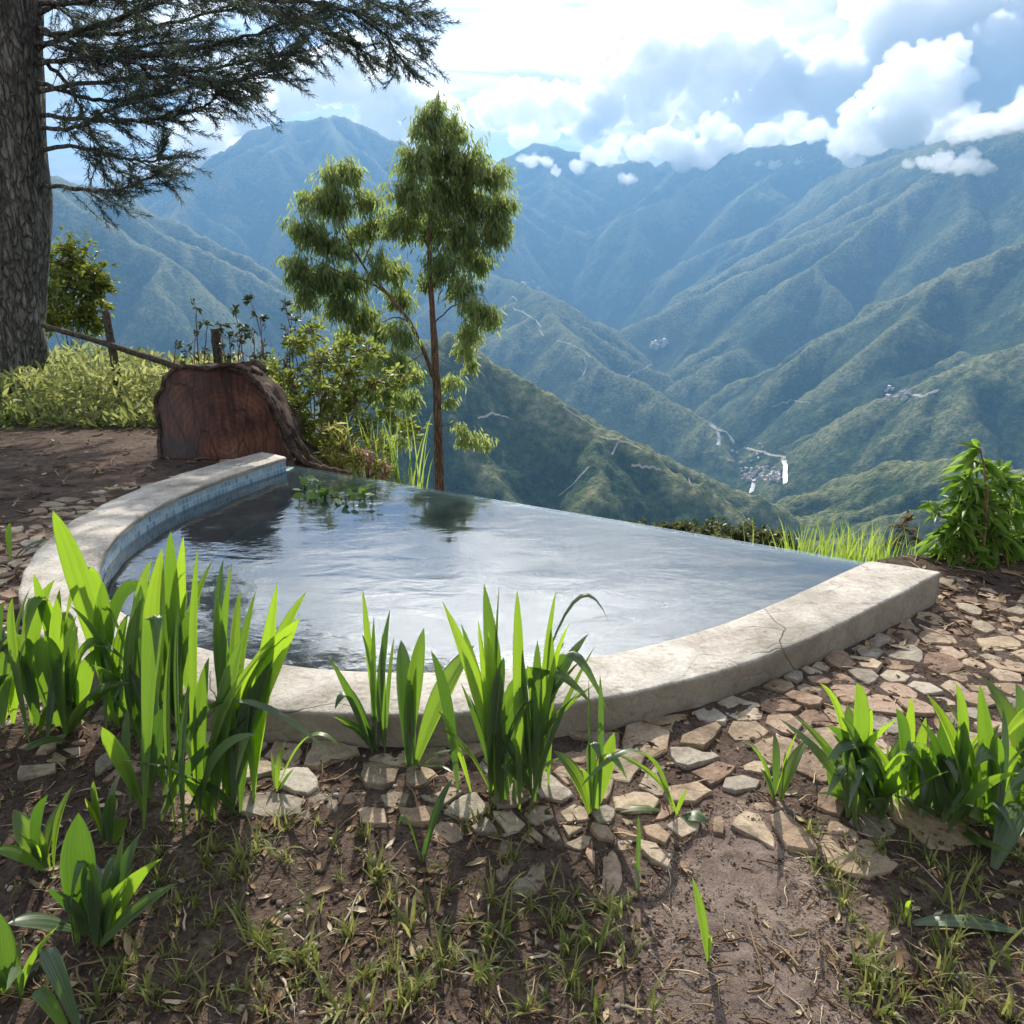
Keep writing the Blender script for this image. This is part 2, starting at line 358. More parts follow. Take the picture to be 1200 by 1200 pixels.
def polar_table(pts):
    t = []
    for p in pts:
        v = on_plane(p[0], p[1], Z_TOP) - PC; a = (math.degrees(math.atan2(v.y, v.x)) - A0 / math.pi * 180) % 360
        t.append((a if a > 90 else a + 360, math.hypot(v.x, v.y)))
    t.sort(); a, r = np.array(t).T; pf = np.polyfit((a - 270) / 90, r, 5)
    return lambda deg: float(np.polyval(pf, (deg - 270) / 90))
r_out, r_in = polar_table(_OUT), polar_table(_INN)
def pool_pt(r, deg, z=0.0):
    a = A0 + math.radians(deg); return Vector((PC.x + r * math.cos(a), PC.y + r * math.sin(a), z))
A_L, A_R = 175.5, 361.0
def poly_dist(poly, X, Y):
    """signed distance to a closed polygon, negative inside"""
    d = np.full(X.shape, 1e9); ins = np.zeros(X.shape, bool)
    for (x0, y0), (x1, y1) in zip(poly, poly[1:] + poly[:1]):
        dx, dy = x1 - x0, y1 - y0; t = np.clip(((X - x0) * dx + (Y - y0) * dy) / (dx * dx + dy * dy + 1e-12), 0, 1)
        d = np.minimum(d, np.hypot(X - x0 - t * dx, Y - y0 - t * dy))
        ins ^= ((y0 > Y) != (y1 > Y)) & (X < (x1 - x0) * (Y - y0) / (y1 - y0 + 1e-12) + x0)
    return np.where(ins, -d, d)
OUT_POLY = [tuple(pool_pt(r_out(a), a)[:2]) for a in np.linspace(A_L, A_R, 60)]
TERR = [(-60, -60), (-60, 12.5), (-5, 12.3), (-3.4, 10.5), (-2.3, 8.2), (CH_L.x - 0.05, CH_L.y + 0.5), (CH_L.x + .05, CH_L.y + 0.02), (CH_R.x + .05, CH_R.y + 0.02), (2.7, 4.35), (4.2, 4.5), (8, 5.4), (60, 12), (60, -60)]
def ground_arr(X, Y, detail=True):
    d = poly_dist(TERR, X, Y); z = np.where(d > 0, -0.85 * d / (1 + 0.012 * d), 0.0)
    z = z + fbm2(X / 1.3, Y / 1.3, 3) * 0.03 + np.clip(-d, 0, 0.25) * 0.0
    z = z - 0.06 * np.exp(-((X - 2.2) ** 2 + (Y - 3.3) ** 2) / 0.5)
    if detail:
        z = z + fbm2(X / 0.16, Y / 0.16, 3) * 0.010 + np.maximum(fbm2(X / 0.05, Y / 0.05, 3), -0.2) * 0.011
    p = poly_dist(OUT_POLY, X, Y)
    z = np.where(p < -0.14, -0.75, np.where(p < -0.02, np.minimum(z, -0.03), z))
    al = (X - CH_L.x) * CHD.x + (Y - CH_L.y) * CHD.y; ac = (X - CH_L.x) * CHN.x + (Y - CH_L.y) * CHN.y
    z = np.where((ac > -0.9) & (ac < 3) & (al > -0.12) & (al < (CH_R - CH_L).length + 0.10), np.minimum(z, -0.45 - 0.8 * np.maximum(ac, 0)), z)
    return z
def gz(x, y): return float(ground_arr(np.array([[float(x)]]), np.array([[float(y)]]))[0, 0])

def foliage_mat(name, dark, light, trans=0.45, rough=0.45, tcol=None, spec=0.35):
    m, nt = new_mat(name); at = nt.node('ShaderNodeAttribute', attribute_name='tint')
    c = nt.mix(at.outputs['Fac'], dark, light); geo = nt.node('ShaderNodeNewGeometry')
    b = nt.node('ShaderNodeBsdfPrincipled'); nt.l.new(c, b.inputs['Base Color']); b.inputs['Roughness'].default_value = rough; b.inputs['Specular IOR Level'].default_value = spec
    t = nt.node('ShaderNodeBsdfTranslucent'); nt.l.new(nt.mix(at.outputs['Fac'], tcol or dark, tuple(min(1, k * 1.5) for k in light)), t.inputs[0])
    mx = nt.node('ShaderNodeMixShader'); mx.inputs[0].default_value = trans
    nt.l.new(b.outputs[0], mx.inputs[1]); nt.l.new(t.outputs[0], mx.inputs[2]); nt.l.new(mx.outputs[0], nt.out.inputs[0]); return m

pth = [on_plane(*p)[:2] for p in [(845, 945), (880, 940), (915, 955), (945, 1000), (965, 1060), (985, 1120), (1005, 1200), (1020, 1290), (740, 1290), (752, 1200), (765, 1100), (770, 1030), (800, 985), (825, 960)]]
# ------------------------------------------------------------------ ground
def axis(lo, hi, step, far_lo, far_hi):
    a = list(np.arange(lo, hi, step)); s = step; v = lo
    while v > far_lo: s *= 1.22; v -= s; a.insert(0, v)
    s = step; v = a[-1]
    while v < far_hi: s *= 1.22; v += s; a.append(v)
    return np.array(a)
gx = axis(-3.3, 3.3, 0.02, -45, 45); gy = axis(0.75, 6.2, 0.02, -40, 48)
GX, GY = np.meshgrid(gx, gy); GZ = ground_arr(GX, GY); gd = poly_dist(TERR, GX, GY)
gi = np.arange(GX.size).reshape(GX.shape); gf = np.stack([gi[:-1, :-1], gi[:-1, 1:], gi[1:, 1:], gi[1:, :-1]], -1).reshape(-1, 4)
veg = np.clip(gd / 0.8 + 0.2, 0, 1); veg = np.maximum(veg, np.clip((GY - 8.2) / 0.8, 0, 1) * (GX < -1.5))
trod = np.clip(0.75 - (poly_dist([tuple(p) for p in pth], GX, GY) + fbm2(GX / 0.15, GY / 0.15, 4) * 0.10) / 0.16, 0, 1) * (GY < 2.3)
m_soil, nt = new_mat("bare_soil")
geo = nt.node('ShaderNodeNewGeometry'); P = geo.outputs['Position']
a1 = nt.noise(P, 1.4, 5, 0.6); a2 = nt.noise(P, 14, 6, 0.7); a3 = nt.noise(P, 70, 4, 0.7)
mixn = nt.math('ADD', nt.math('MULTIPLY', a1, 0.35), nt.math('ADD', nt.math('MULTIPLY', a2, 0.4), nt.math('MULTIPLY', a3, 0.35)))
soil = nt.ramp(mixn, [(0.38, (0.026, 0.017, 0.013)), (0.5, (0.065, 0.044, 0.034)), (0.6, (0.12, 0.084, 0.064)), (0.7, (0.21, 0.155, 0.12))])
at = nt.node('ShaderNodeAttribute', attribute_name='veg'); trd = nt.node('ShaderNodeAttribute', attribute_name='trod')
soil = nt.mix(trd.outputs['Fac'], soil, nt.ramp(mixn, [(0.38, (0.07, 0.05, 0.04)), (0.5, (0.17, 0.122, 0.098)), (0.64, (0.31, 0.24, 0.195))]))
vegc = nt.ramp(nt.noise(P, 3.0, 5, 0.7), [(0.35, (0.02, 0.035, 0.012)), (0.65, (0.07, 0.10, 0.03))])
col = nt.mix(at.outputs['Fac'], soil, vegc)
bh = nt.math('ADD', nt.math('MULTIPLY', a2, 0.6), nt.math('MULTIPLY', a3, 0.5))
nt.l.new(principled(nt, col, 0.95, nt.bump(bh, 0.9, 0.03), 0.15), nt.out.inputs[0])
ground = tag(mesh_obj("ground", np.stack([GX, GY, GZ], -1).reshape(-1, 3), gf, m_soil, smooth=True, attr={'veg': veg.ravel(), 'trod': trod.ravel()}), kind='structure')

# trodden path leading from the paving towards the viewer
px_ = np.arange(0.2, 1.2, 0.008); py_ = np.arange(0.9, 2.15, 0.008); PX, PY = np.meshgrid(px_, py_)
pdst = poly_dist([tuple(p) for p in pth], PX, PY) + fbm2(PX / 0.12, PY / 0.12, 4) * 0.075
PZ = ground_arr(PX, PY, False) + 0.006 + fbm2(PX / 0.16, PY / 0.16, 3) * 0.008 + np.maximum(fbm2(PX / 0.035, PY / 0.035, 3), -.25) * 0.009 - np.clip(pdst + 0.08, 0, 1) * 0.22
pi_ = np.arange(PX.size).reshape(PX.shape); keep = (pdst[:-1, :-1] < 0.05)
pf_ = np.stack([pi_[:-1, :-1], pi_[:-1, 1:], pi_[1:, 1:], pi_[1:, :-1]], -1)[keep]
m_path, nt = new_mat("trodden_earth"); geo = nt.node('ShaderNodeNewGeometry'); P = geo.outputs['Position']
a2 = nt.noise(P, 9, 6, 0.7); a3 = nt.noise(P, 120, 5, 0.8); a4 = nt.noise(P, 3.5, 5, 0.65)
mixn = nt.math('ADD', nt.math('MULTIPLY', a2, 0.3), nt.math('ADD', nt.math('MULTIPLY', a3, 0.4), nt.math('MULTIPLY', a4, 0.3)))
c = nt.ramp(mixn, [(0.38, (0.10, 0.072, 0.058)), (0.5, (0.21, 0.155, 0.126)), (0.62, (0.36, 0.285, 0.235))])
nt.l.new(principled(nt, c, 0.92, nt.bump(mixn, 1.0, 0.025), 0.2), nt.out.inputs[0])
used, inv = np.unique(pf_, return_inverse=True)
tag(mesh_obj("path", np.stack([PX, PY, PZ], -1).reshape(-1, 3)[used], inv.reshape(-1, 4), m_path, smooth=True), kind='structure')

# ------------------------------------------------------------------ pool
pool = tag(empty("swimming_pool", (PC.x, PC.y, 0)), "half-round infinity pool with a stone coping and a straight overflow edge", "swimming pool")
def ploc(v): return (v[0] - PC.x, v[1] - PC.y, v[2])
m_cop, nt = new_mat("stone_and_mortar"); geo = nt.node('ShaderNodeNewGeometry'); P = geo.outputs['Position']
wv = nt.node('ShaderNodeMixRGB'); wv.inputs[0].default_value = 0.22
nzc = nt.node('ShaderNodeTexNoise'); nt.l.new(P, nzc.inputs['Vector']); nzc.inputs['Scale'].default_value = 3; nt.l.new(P, wv.inputs[1]); nt.l.new(nzc.outputs['Color'], wv.inputs[2])
vor = nt.node('ShaderNodeTexVoronoi', feature='DISTANCE_TO_EDGE'); nt.l.new(wv.outputs[0], vor.inputs['Vector']); vor.inputs['Scale'].default_value = 3.6
voc = nt.node('ShaderNodeTexVoronoi', feature='F1'); nt.l.new(wv.outputs[0], voc.inputs['Vector']); voc.inputs['Scale'].default_value = 3.6
b1 = nt.noise(P, 5, 6, 0.65); b2 = nt.noise(P, 45, 5, 0.7); b3 = nt.noise(P, 1.2, 4, 0.6)
joint = nt.mapr(vor.outputs['Distance'], 0.0, 0.035, 1.0, 0.0)
base = nt.ramp(nt.math('ADD', nt.math('MULTIPLY', b1, 0.6), nt.math('MULTIPLY', b2, 0.4)), [(0.36, (0.20, 0.175, 0.145)), (0.48, (0.42, 0.385, 0.33)), (0.62, (0.62, 0.58, 0.51))])
base = nt.mix(0.20, base, nt.mix(voc.outputs['Color'], (0.36, 0.27, 0.2), (0.5, 0.46, 0.40)), 'MIX')
base = nt.mix(nt.math('MULTIPLY', joint, 0.22), base, (0.30, 0.26, 0.20))
base = nt.mix(nt.mapr(b3, 0.52, 0.66, 0, 0.6), base, (0.17, 0.145, 0.105)); base = nt.mix(nt.mapr(nt.noise(P, 13, 6, 0.75), 0.56, 0.66, 0, 0.55), base, (0.13, 0.10, 0.07))
sepn = nt.node('ShaderNodeSeparateXYZ'); nt.l.new(geo.outputs['Normal'], sepn.inputs[0]); base = nt.mix(nt.mapr(sepn.outputs[2], 0.2, 0.7, 0.6, 0.0), base, (0.20, 0.155, 0.105))  # coping sides browner than the top, their shade put into the colour too
vck = nt.node('ShaderNodeTexVoronoi', feature='DISTANCE_TO_EDGE'); nt.l.new(wv.outputs[0], vck.inputs['Vector']); vck.inputs['Scale'].default_value = 1.9; crk = nt.math('MULTIPLY', nt.mapr(vck.outputs['Distance'], 0, .006, 1, 0), nt.mapr(b3, .52, .60, 0, 1)); base = nt.mix(nt.math('MULTIPLY', crk, .45), base, (.06, .05, .04))
hgt = nt.math('ADD', nt.math('MULTIPLY', joint, -0.10), nt.math('ADD', nt.math('MULTIPLY', b1, 0.6), nt.math('ADD', nt.math('MULTIPLY', b2, 0.4), nt.math('MULTIPLY', crk, -0.3))))
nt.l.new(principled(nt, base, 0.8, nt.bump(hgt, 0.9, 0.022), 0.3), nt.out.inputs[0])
NC = 150; V = []; Fq = []
prof = [(0.0, -0.25), (0.0, -0.035), (0.004, -0.014), (0.016, -0.003), (0.05, 0.0), (0.3, 0.002), (0.5, 0.003), (0.7, 0.002), (0.94, 0.0), (0.982, -0.004), (0.996, -0.012), (1.0, -0.024), (1.0, -0.034)]
for i in range(NC + 1):
    a = A_L + (A_R - A_L) * i / NC; ro, ri = r_out(a), r_in(a)
    for j, (u, dz) in enumerate(prof):
        r = ro + (ri - ro) * u; p = pool_pt(r, a, Z_TOP + dz)
        n = mnoise.noise(Vector((p.x * 5, p.y * 5, 0.3 * j))) * 0.010 + mnoise.noise(Vector((p.x * 22, p.y * 22, j))) * 0.003
        rr = r + (n if j < 4 or j > 8 else 0); p = pool_pt(rr, a, Z_TOP + dz + (0.5 * n if 1 < j < 11 else 0)); V.append(ploc(p))
K = len(prof)
for i in range(NC):
    for j in range(K - 1): Fq.append((i * K + j, (i + 1) * K + j, (i + 1) * K + j + 1, i * K + j + 1))
Fq.append(tuple(range(K))); Fq.append(tuple(NC * K + j for j in reversed(range(K))))
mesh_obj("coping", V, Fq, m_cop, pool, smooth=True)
# mosaic wall under the coping
m_tile, nt = new_mat("blue_mosaic"); uv = nt.node('ShaderNodeUVMap')
bt = nt.node('ShaderNodeTexBrick'); nt.l.new(uv.outputs[0], bt.inputs['Vector']); bt.offset = 0.0; bt.squash = 1.0
bt.inputs['Scale'].default_value = 1.0; bt.inputs['Brick Width'].default_value = 0.042; bt.inputs['Row Height'].default_value = 0.042
bt.inputs['Mortar Size'].default_value = 0.0035; bt.inputs['Mortar Smooth'].default_value = 0.2; bt.inputs['Bias'].default_value = -0.1
for k, v in (('Color1', (0.12, 0.27, 0.37, 1)), ('Color2', (0.40, 0.56, 0.62, 1)), ('Mortar', (0.5, 0.52, 0.5, 1))): bt.inputs[k].default_value = v
tn = nt.mix(nt.mapr(nt.noise(uv.outputs[0], 6, 4), 0.4, 0.7, 0, 0.4), bt.outputs[0], (0.4, 0.42, 0.36))
nt.l.new(principled(nt, tn, 0.25, nt.bump(bt.outputs['Fac'], -0.4, 0.004), 0.5), nt.out.inputs[0])
V, Fq, U = [], [], []; s = 0; prev = None
for i in range(NC + 1):
    a = A_L + (A_R - A_L) * i / NC; p = pool_pt(r_in(a) + 0.012, a); s += 0 if prev is None else (p - prev).length; prev = p
    for z in (Z_TOP - 0.02, -0.55): V.append(ploc((p.x, p.y, z))); U.append((s, z))
for i in range(NC): Fq.append((2 * i, 2 * i + 1, 2 * i + 3, 2 * i + 2))
mesh_obj("tile_wall", V, Fq, m_tile, pool, smooth=True, uvs=U)
# bench of red stone under the water along the wall, with a pale edge strip
m_bench, nt = new_mat("red_brown_stone"); geo = nt.node('ShaderNodeNewGeometry'); P = geo.outputs['Position']
vor = nt.node('ShaderNodeTexVoronoi', feature='DISTANCE_TO_EDGE'); nt.l.new(P, vor.inputs['Vector']); vor.inputs['Scale'].default_value = 2.6
voc = nt.node('ShaderNodeTexVoronoi', feature='F1'); nt.l.new(P, voc.inputs['Vector']); voc.inputs['Scale'].default_value = 2.6
c = nt.mix(nt.node('ShaderNodeSeparateColor', inp={'Color': voc.outputs['Color']}).outputs[0], (0.26, 0.12, 0.07), (0.5, 0.29, 0.16))
c = nt.mix(nt.mapr(vor.outputs['Distance'], 0.0, 0.03, 0.7, 0), c, (0.3, 0.28, 0.2)); c = nt.mix(nt.mapr(nt.noise(P, 7, 5, 0.7), 0.4, 0.7, 0, 0.6), c, (0.1, 0.07, 0.045))
nt.l.new(principled(nt, c, 0.6), nt.out.inputs[0])
m_strip, nt = new_mat("pale_green_tile"); nt.l.new(principled(nt, (0.42, 0.47, 0.33), 0.5), nt.out.inputs[0])
def bench_w(a): return 0.50
V, Fq, V2, F2 = [], [], [], []
for i in range(NC + 1):
    a = A_L + 3 + (A_R - A_L - 6) * i / NC; ri = r_in(a) + 0.01; wd = bench_w(a)
    V.append(ploc(pool_pt(ri, a, -0.075))); V.append(ploc(pool_pt(ri - wd, a, -0.075)))
    for r, z in ((ri - wd, -0.07), (ri - wd - 0.07, -0.07), (ri - wd - 0.07, -0.5)): V2.append(ploc(pool_pt(r, a, z)))
for i in range(NC):
    Fq.append((2 * i, 2 * i + 2, 2 * i + 3, 2 * i + 1))
    for j in (0, 1): F2.append((3 * i + j, 3 * i + j + 3, 3 * i + j + 4, 3 * i + j + 1))
bench = mesh_obj("bench", V, Fq, m_bench, pool, smooth=True); mesh_obj("edge_strip", V2, F2, m_strip, bench, smooth=True)
# floor
m_floor, nt = new_mat("silty_floor"); geo = nt.node('ShaderNodeNewGeometry'); P = geo.outputs['Position']
c = nt.ramp(nt.noise(P, 2.2, 6, 0.65), [(0.35, (0.10, 0.11, 0.085)), (0.65, (0.26, 0.24, 0.17))]); nt.l.new(principled(nt, c, 0.7), nt.out.inputs[0])
V = [ploc(pool_pt(r_in(a) + 0.03, a, -0.5)) for a in np.linspace(A_L, A_R, 60)]
mesh_obj("pool_floor", V, [tuple(range(len(V)))], m_floor, pool)
# overflow edge: a thin wall of aqua tile, its top just awash, and the wall below it outside
m_aqua, nt = new_mat("aqua_tile"); geo = nt.node('ShaderNodeNewGeometry')
c = nt.mix(nt.noise(geo.outputs['Position'], 9, 4), (0.30, 0.50, 0.52), (0.62, 0.72, 0.70)); nt.l.new(principled(nt, c, 0.3, None, 0.5), nt.out.inputs[0])
eL = CH_L - CHD * 0.10; eR = CH_R + CHD * 0.22
def slab(name, a, b, n, t, z0, z1, mat, parent, bev=0.01):
    bm = bmesh.new(); q = [a, b, b + n * t, a + n * t]
    vs = [bm.verts.new(ploc((p.x, p.y, z))) for z in (z0, z1) for p in q]
    for f in ((0, 3, 2, 1), (4, 5, 6, 7), (0, 1, 5, 4), (1, 2, 6, 5), (2, 3, 7, 6), (3, 0, 4, 7)): bm.faces.new([vs[i] for i in f])
    bmesh.ops.recalc_face_normals(bm, faces=bm.faces); bmesh.ops.bevel(bm, geom=bm.edges[:], offset=bev, segments=2, affect='EDGES')
    me = bpy.data.meshes.new(name); bm.to_mesh(me); bm.free(); me.materials.append(mat); o = bpy.data.objects.new(name, me); COL.objects.link(o); o.parent = parent; return o
slab("overflow_edge", eL - CHN * 0.15, eR - CHN * 0.15, CHN, 0.15, -0.56, Z_WAT - 0.012, m_aqua, pool)
slab("retaining_wall", eL + CHN * 0.004, eR + CHN * 0.004, CHN, 0.16, -1.6, -0.07, m_cop, pool)
# the water
m_wat, nt = new_mat("clear_pool_water"); geo = nt.node('ShaderNodeNewGeometry')
mpw = nt.node('ShaderNodeMapping'); nt.l.new(geo.outputs['Position'], mpw.inputs['Vector']); mpw.inputs['Rotation'].default_value = (0, 0, -0.25); mpw.inputs['Scale'].default_value = (1.0, 1.7, 1)
r1 = nt.noise(mpw.outputs[0], 3.2, 3, 0.5, 0.5); r2 = nt.noise(mpw.outputs[0], 13, 3, 0.55, 0.3); r3 = nt.noise(mpw.outputs[0], 0.9, 2, 0.5)
wet = nt.mapr(r3, 0.40, 0.62, 0.12, 1.0)
rh = nt.math('MULTIPLY', nt.math('ADD', nt.math('MULTIPLY', r1, 1.0), nt.math('MULTIPLY', r2, 0.30)), wet)
nb = nt.bump(rh, 0.17, 0.03)
fr = nt.node('ShaderNodeFresnel'); fr.inputs[0].default_value = 2.9; nt.l.new(nb, fr.inputs['Normal'])
gl = nt.node('ShaderNodeBsdfGlossy'); gl.inputs['Roughness'].default_value = 0.015; nt.l.new(nb, gl.inputs['Normal'])
tr = nt.node('ShaderNodeBsdfTransparent'); tr.inputs[0].default_value = (0.80, 0.88, 0.86, 1)
dfw = nt.node('ShaderNodeBsdfDiffuse'); dfw.inputs[0].default_value = (0.40, 0.56, 0.62, 1); tb = nt.node('ShaderNodeMixShader'); tb.inputs[0].default_value = 0.07; nt.l.new(tr.outputs[0], tb.inputs[1]); nt.l.new(dfw.outputs[0], tb.inputs[2])
mx = nt.node('ShaderNodeMixShader'); nt.l.new(fr.outputs[0], mx.inputs[0]); nt.l.new(tb.outputs[0], mx.inputs[1]); nt.l.new(gl.outputs[0], mx.inputs[2])
nt.l.new(mx.outputs[0], nt.out.inputs[0])
V = [pool_pt(r_in(a) + 0.008, a, Z_WAT) for a in np.linspace(A_L, A_R, 80)]
def cut(v):                                   # keep the sheet on the pool's side of the edge
    k = (v - CH_L).dot(CHN); return v - CHN * (k - 0.004) if k > 0.004 else v
V = [cut(v) for v in V]; V = [CH_L - CHD * 0.02 + CHN * 0.004] + V + [CH_R + CHD * 0.3 + CHN * 0.004]
tag(mesh_obj("water", V, [tuple(range(len(V)))], m_wat), kind='structure')

# ------------------------------------------------------------------ flagstones around the pool
m_flag, nt = new_mat("flagstone"); geo = nt.node('ShaderNodeNewGeometry'); oi = nt.node('ShaderNodeObjectInfo'); P = geo.outputs['Position']
at = nt.node('ShaderNodeAttribute', attribute_name='warm')
b1 = nt.noise(P, 11, 6, 0.7); b2 = nt.noise(P, 60, 5, 0.7)
t = nt.math('ADD', nt.math('MULTIPLY', b1, 0.55), nt.math('ADD', nt.math('MULTIPLY', b2, 0.45), nt.math('MULTIPLY', nt.math('SUBTRACT', oi.outputs['Random'], 0.5), 0.22)))
cA = nt.ramp(t, [(0.3, (0.16, 0.11, 0.07)), (0.5, (0.34, 0.26, 0.17)), (0.68, (0.52, 0.42, 0.30))])
cB = nt.ramp(t, [(0.3, (0.14, 0.085, 0.06)), (0.5, (0.29, 0.195, 0.135)), (0.68, (0.42, 0.31, 0.23))])
cC = nt.ramp(t, [(0.3, (0.15, 0.125, 0.095)), (0.5, (0.30, 0.26, 0.205)), (0.68, (0.45, 0.40, 0.33))])
c = nt.mix(nt.mapr(at.outputs['Fac'], 0.0, 0.5), cC, cA); c = nt.mix(nt.mapr(at.outputs['Fac'], 0.5, 1.0), c, cB)
c = nt.mix(nt.mapr(nt.noise(P, 4, 5, 0.7), 0.5, 0.66, 0, 0.7), c, (0.075, 0.05, 0.037))
nt.l.new(principled(nt, c, 0.85, nt.bump(nt.math('ADD', b1, nt.math('MULTIPLY', b2, 0.6)), 0.7, 0.012), 0.25), nt.out.inputs[0])
def clip_poly(poly, px, py, nx, ny):          # keep (p - P).n <= 0
    out = []
    for (x0, y0), (x1, y1) in zip(poly, poly[1:] + poly[:1]):
        d0 = (x0 - px) * nx + (y0 - py) * ny; d1 = (x1 - px) * nx + (y1 - py) * ny
        if d0 <= 0: out.append((x0, y0))
        if d0 * d1 < 0: t = d0 / (d0 - d1); out.append((x0 + (x1 - x0) * t, y0 + (y1 - y0) * t))
    return out
def stone_obj(poly, thick, tone, label, seed, zoff=0.0, tilt=0.03):
    rg = random.Random(seed); cx = sum(p[0] for p in poly) / len(poly); cyy = sum(p[1] for p in poly) / len(poly)
    pts = []
    for (x0, y0), (x1, y1) in zip(poly, poly[1:] + poly[:1]):       # nick and round the outline
        L = math.hypot(x1 - x0, y1 - y0)
        if L < 0.012: continue
        n = max(1, int(L / 0.04))
        for k in range(n):
            t = (k + (0.22 if k == 0 else 0)) / n; j = 0.007
            pts.append((x0 + (x1 - x0) * t - cx + rg.uniform(-j, j), y0 + (y1 - y0) * t - cyy + rg.uniform(-j, j)))
    if len(pts) < 3: return
    z0 = gz(cx, cyy) + zoff; tx, ty = rg.uniform(-tilt, tilt), rg.uniform(-tilt, tilt); V = []; Fc = []; n = len(pts)
    for k, (s, dz) in enumerate(((1.02, -0.05), (1.0, thick * 0.5), (0.98, thick * 0.9), (0.93, thick * 1.0), (0.45, thick * 1.04))):
        for (x, y) in pts:
            V.append((x * s, y * s, dz + tx * x + ty * y + (rg.uniform(-.0016, .0016) if k > 0 else 0)))
    for k in range(4):
        for i in range(n): j = (i + 1) % n; Fc.append((k * n + i, k * n + j, (k + 1) * n + j, (k + 1) * n + i))
    Fc.append(tuple(4 * n + i for i in range(n)))
    o = mesh_obj("flagstone", V, Fc, m_flag, None, loc=(cx, cyy, z0), attr={'warm': [tone] * len(V)})
    return tag(o, label, 'flagstone', 'flagstones laid around the pool')
def px_poly(pts, z=0.03): return [tuple(on_plane(x, y, z)[:2]) for x, y in pts]
SPECIAL = [
    ([(280, 925), (312, 920), (356, 927), (355, 945), (322, 952), (284, 944)], .5*0, "big smooth pale grey flagstone right beside the tallest leaf clump"),
    ([(846, 905), (866, 899), (890, 905), (892, 916), (868, 921), (848, 917)], 0.0, "grey rounded flagstone at the head of the trodden path"),
    ([(795, 858), (838, 841), (846, 845), (830, 870), (798, 868)], 0.5, "triangular sandy flagstone close under the right half of the coping"),
    ([(780, 915), (815, 905), (840, 918), (820, 930), (783, 932)], 0.6, "broad beige flagstone just left of the path's head"),
    ([(714, 928), (755, 918), (776, 928), (770, 943), (725, 945)], 0.45, "pale tan flagstone behind the single drooping blade plant"),
    ([(416, 946), (452, 938), (456, 958), (420, 963)], 0.8, "orange tan flagstone standing at the border of the bare soil"),
    ([(465, 942), (512, 936), (516, 954), (470, 960)], 0.85, "long rusty tan flagstone at the soil border beside the orange tan one"),
    ([(833, 950), (846, 946), (853, 970), (840, 972)], 0.7, "small narrow pinkish flagstone stuck in the path's upper end"),
    ([(15, 893), (60, 886), (66, 897), (22, 907)], 0.3, "thin pale flagstone lying in the soil left of the tallest leaf clump"),
    ([(1146, 735), (1185, 731), (1200, 738), (1196, 748), (1155, 750)], 0.55, "wide clean beige flagstone under the leafy shrub"),
]
sp_poly = [px_poly(p) for p, _, _ in SPECIAL]
for k, (p, tone, lab) in enumerate(SPECIAL): stone_obj(sp_poly[k], 0.018, tone, lab, 900 + k, -0.002, 0.02)
def zone_width(a):        # how far the paving reaches from the coping
    return np.interp(a, [175, 190, 205, 225, 245, 262, 285, 300, 320, 335, 350, 361, 372], [0.15, .45, .62, .62, .5, .44, .46, .58, .74, .9, 1.15, 1.25, 1.1])
rg = random.Random(21); seeds = []
for i in range(16000):
    a = rg.uniform(178, 374); w_ = float(zone_width(a)); r = float(r_out(min(a, 361))) + rg.uniform(0.02, w_ * 1.0)
    p = pool_pt(r, a); q = (p.x, p.y)
    if a > 361 and (p - PC).dot(CHN) > 0.32 - 0.1 * (r - 2.6): continue
    mind = 0.136 + 0.10 * mnoise.noise(Vector((p.x * 2, p.y * 2, 3))) + rg.uniform(-.04, .03)
    if all((q[0] - s[0]) ** 2 + (q[1] - s[1]) ** 2 > mind * mind for s in seeds): seeds.append(q)
def in_poly(q, poly):
    c = False
    for (x0, y0), (x1, y1) in zip(poly, poly[1:] + poly[:1]):
        if (y0 > q[1]) != (y1 > q[1]) and q[0] < (x1 - x0) * (q[1] - y0) / (y1 - y0) + x0: c = not c
    return c
nst = 0
TONE = [(0.0, "greyish"), (0.3, "dusty beige"), (0.55, "sandy beige"), (0.75, "warm tan"), (1.0, "pinkish brown")]
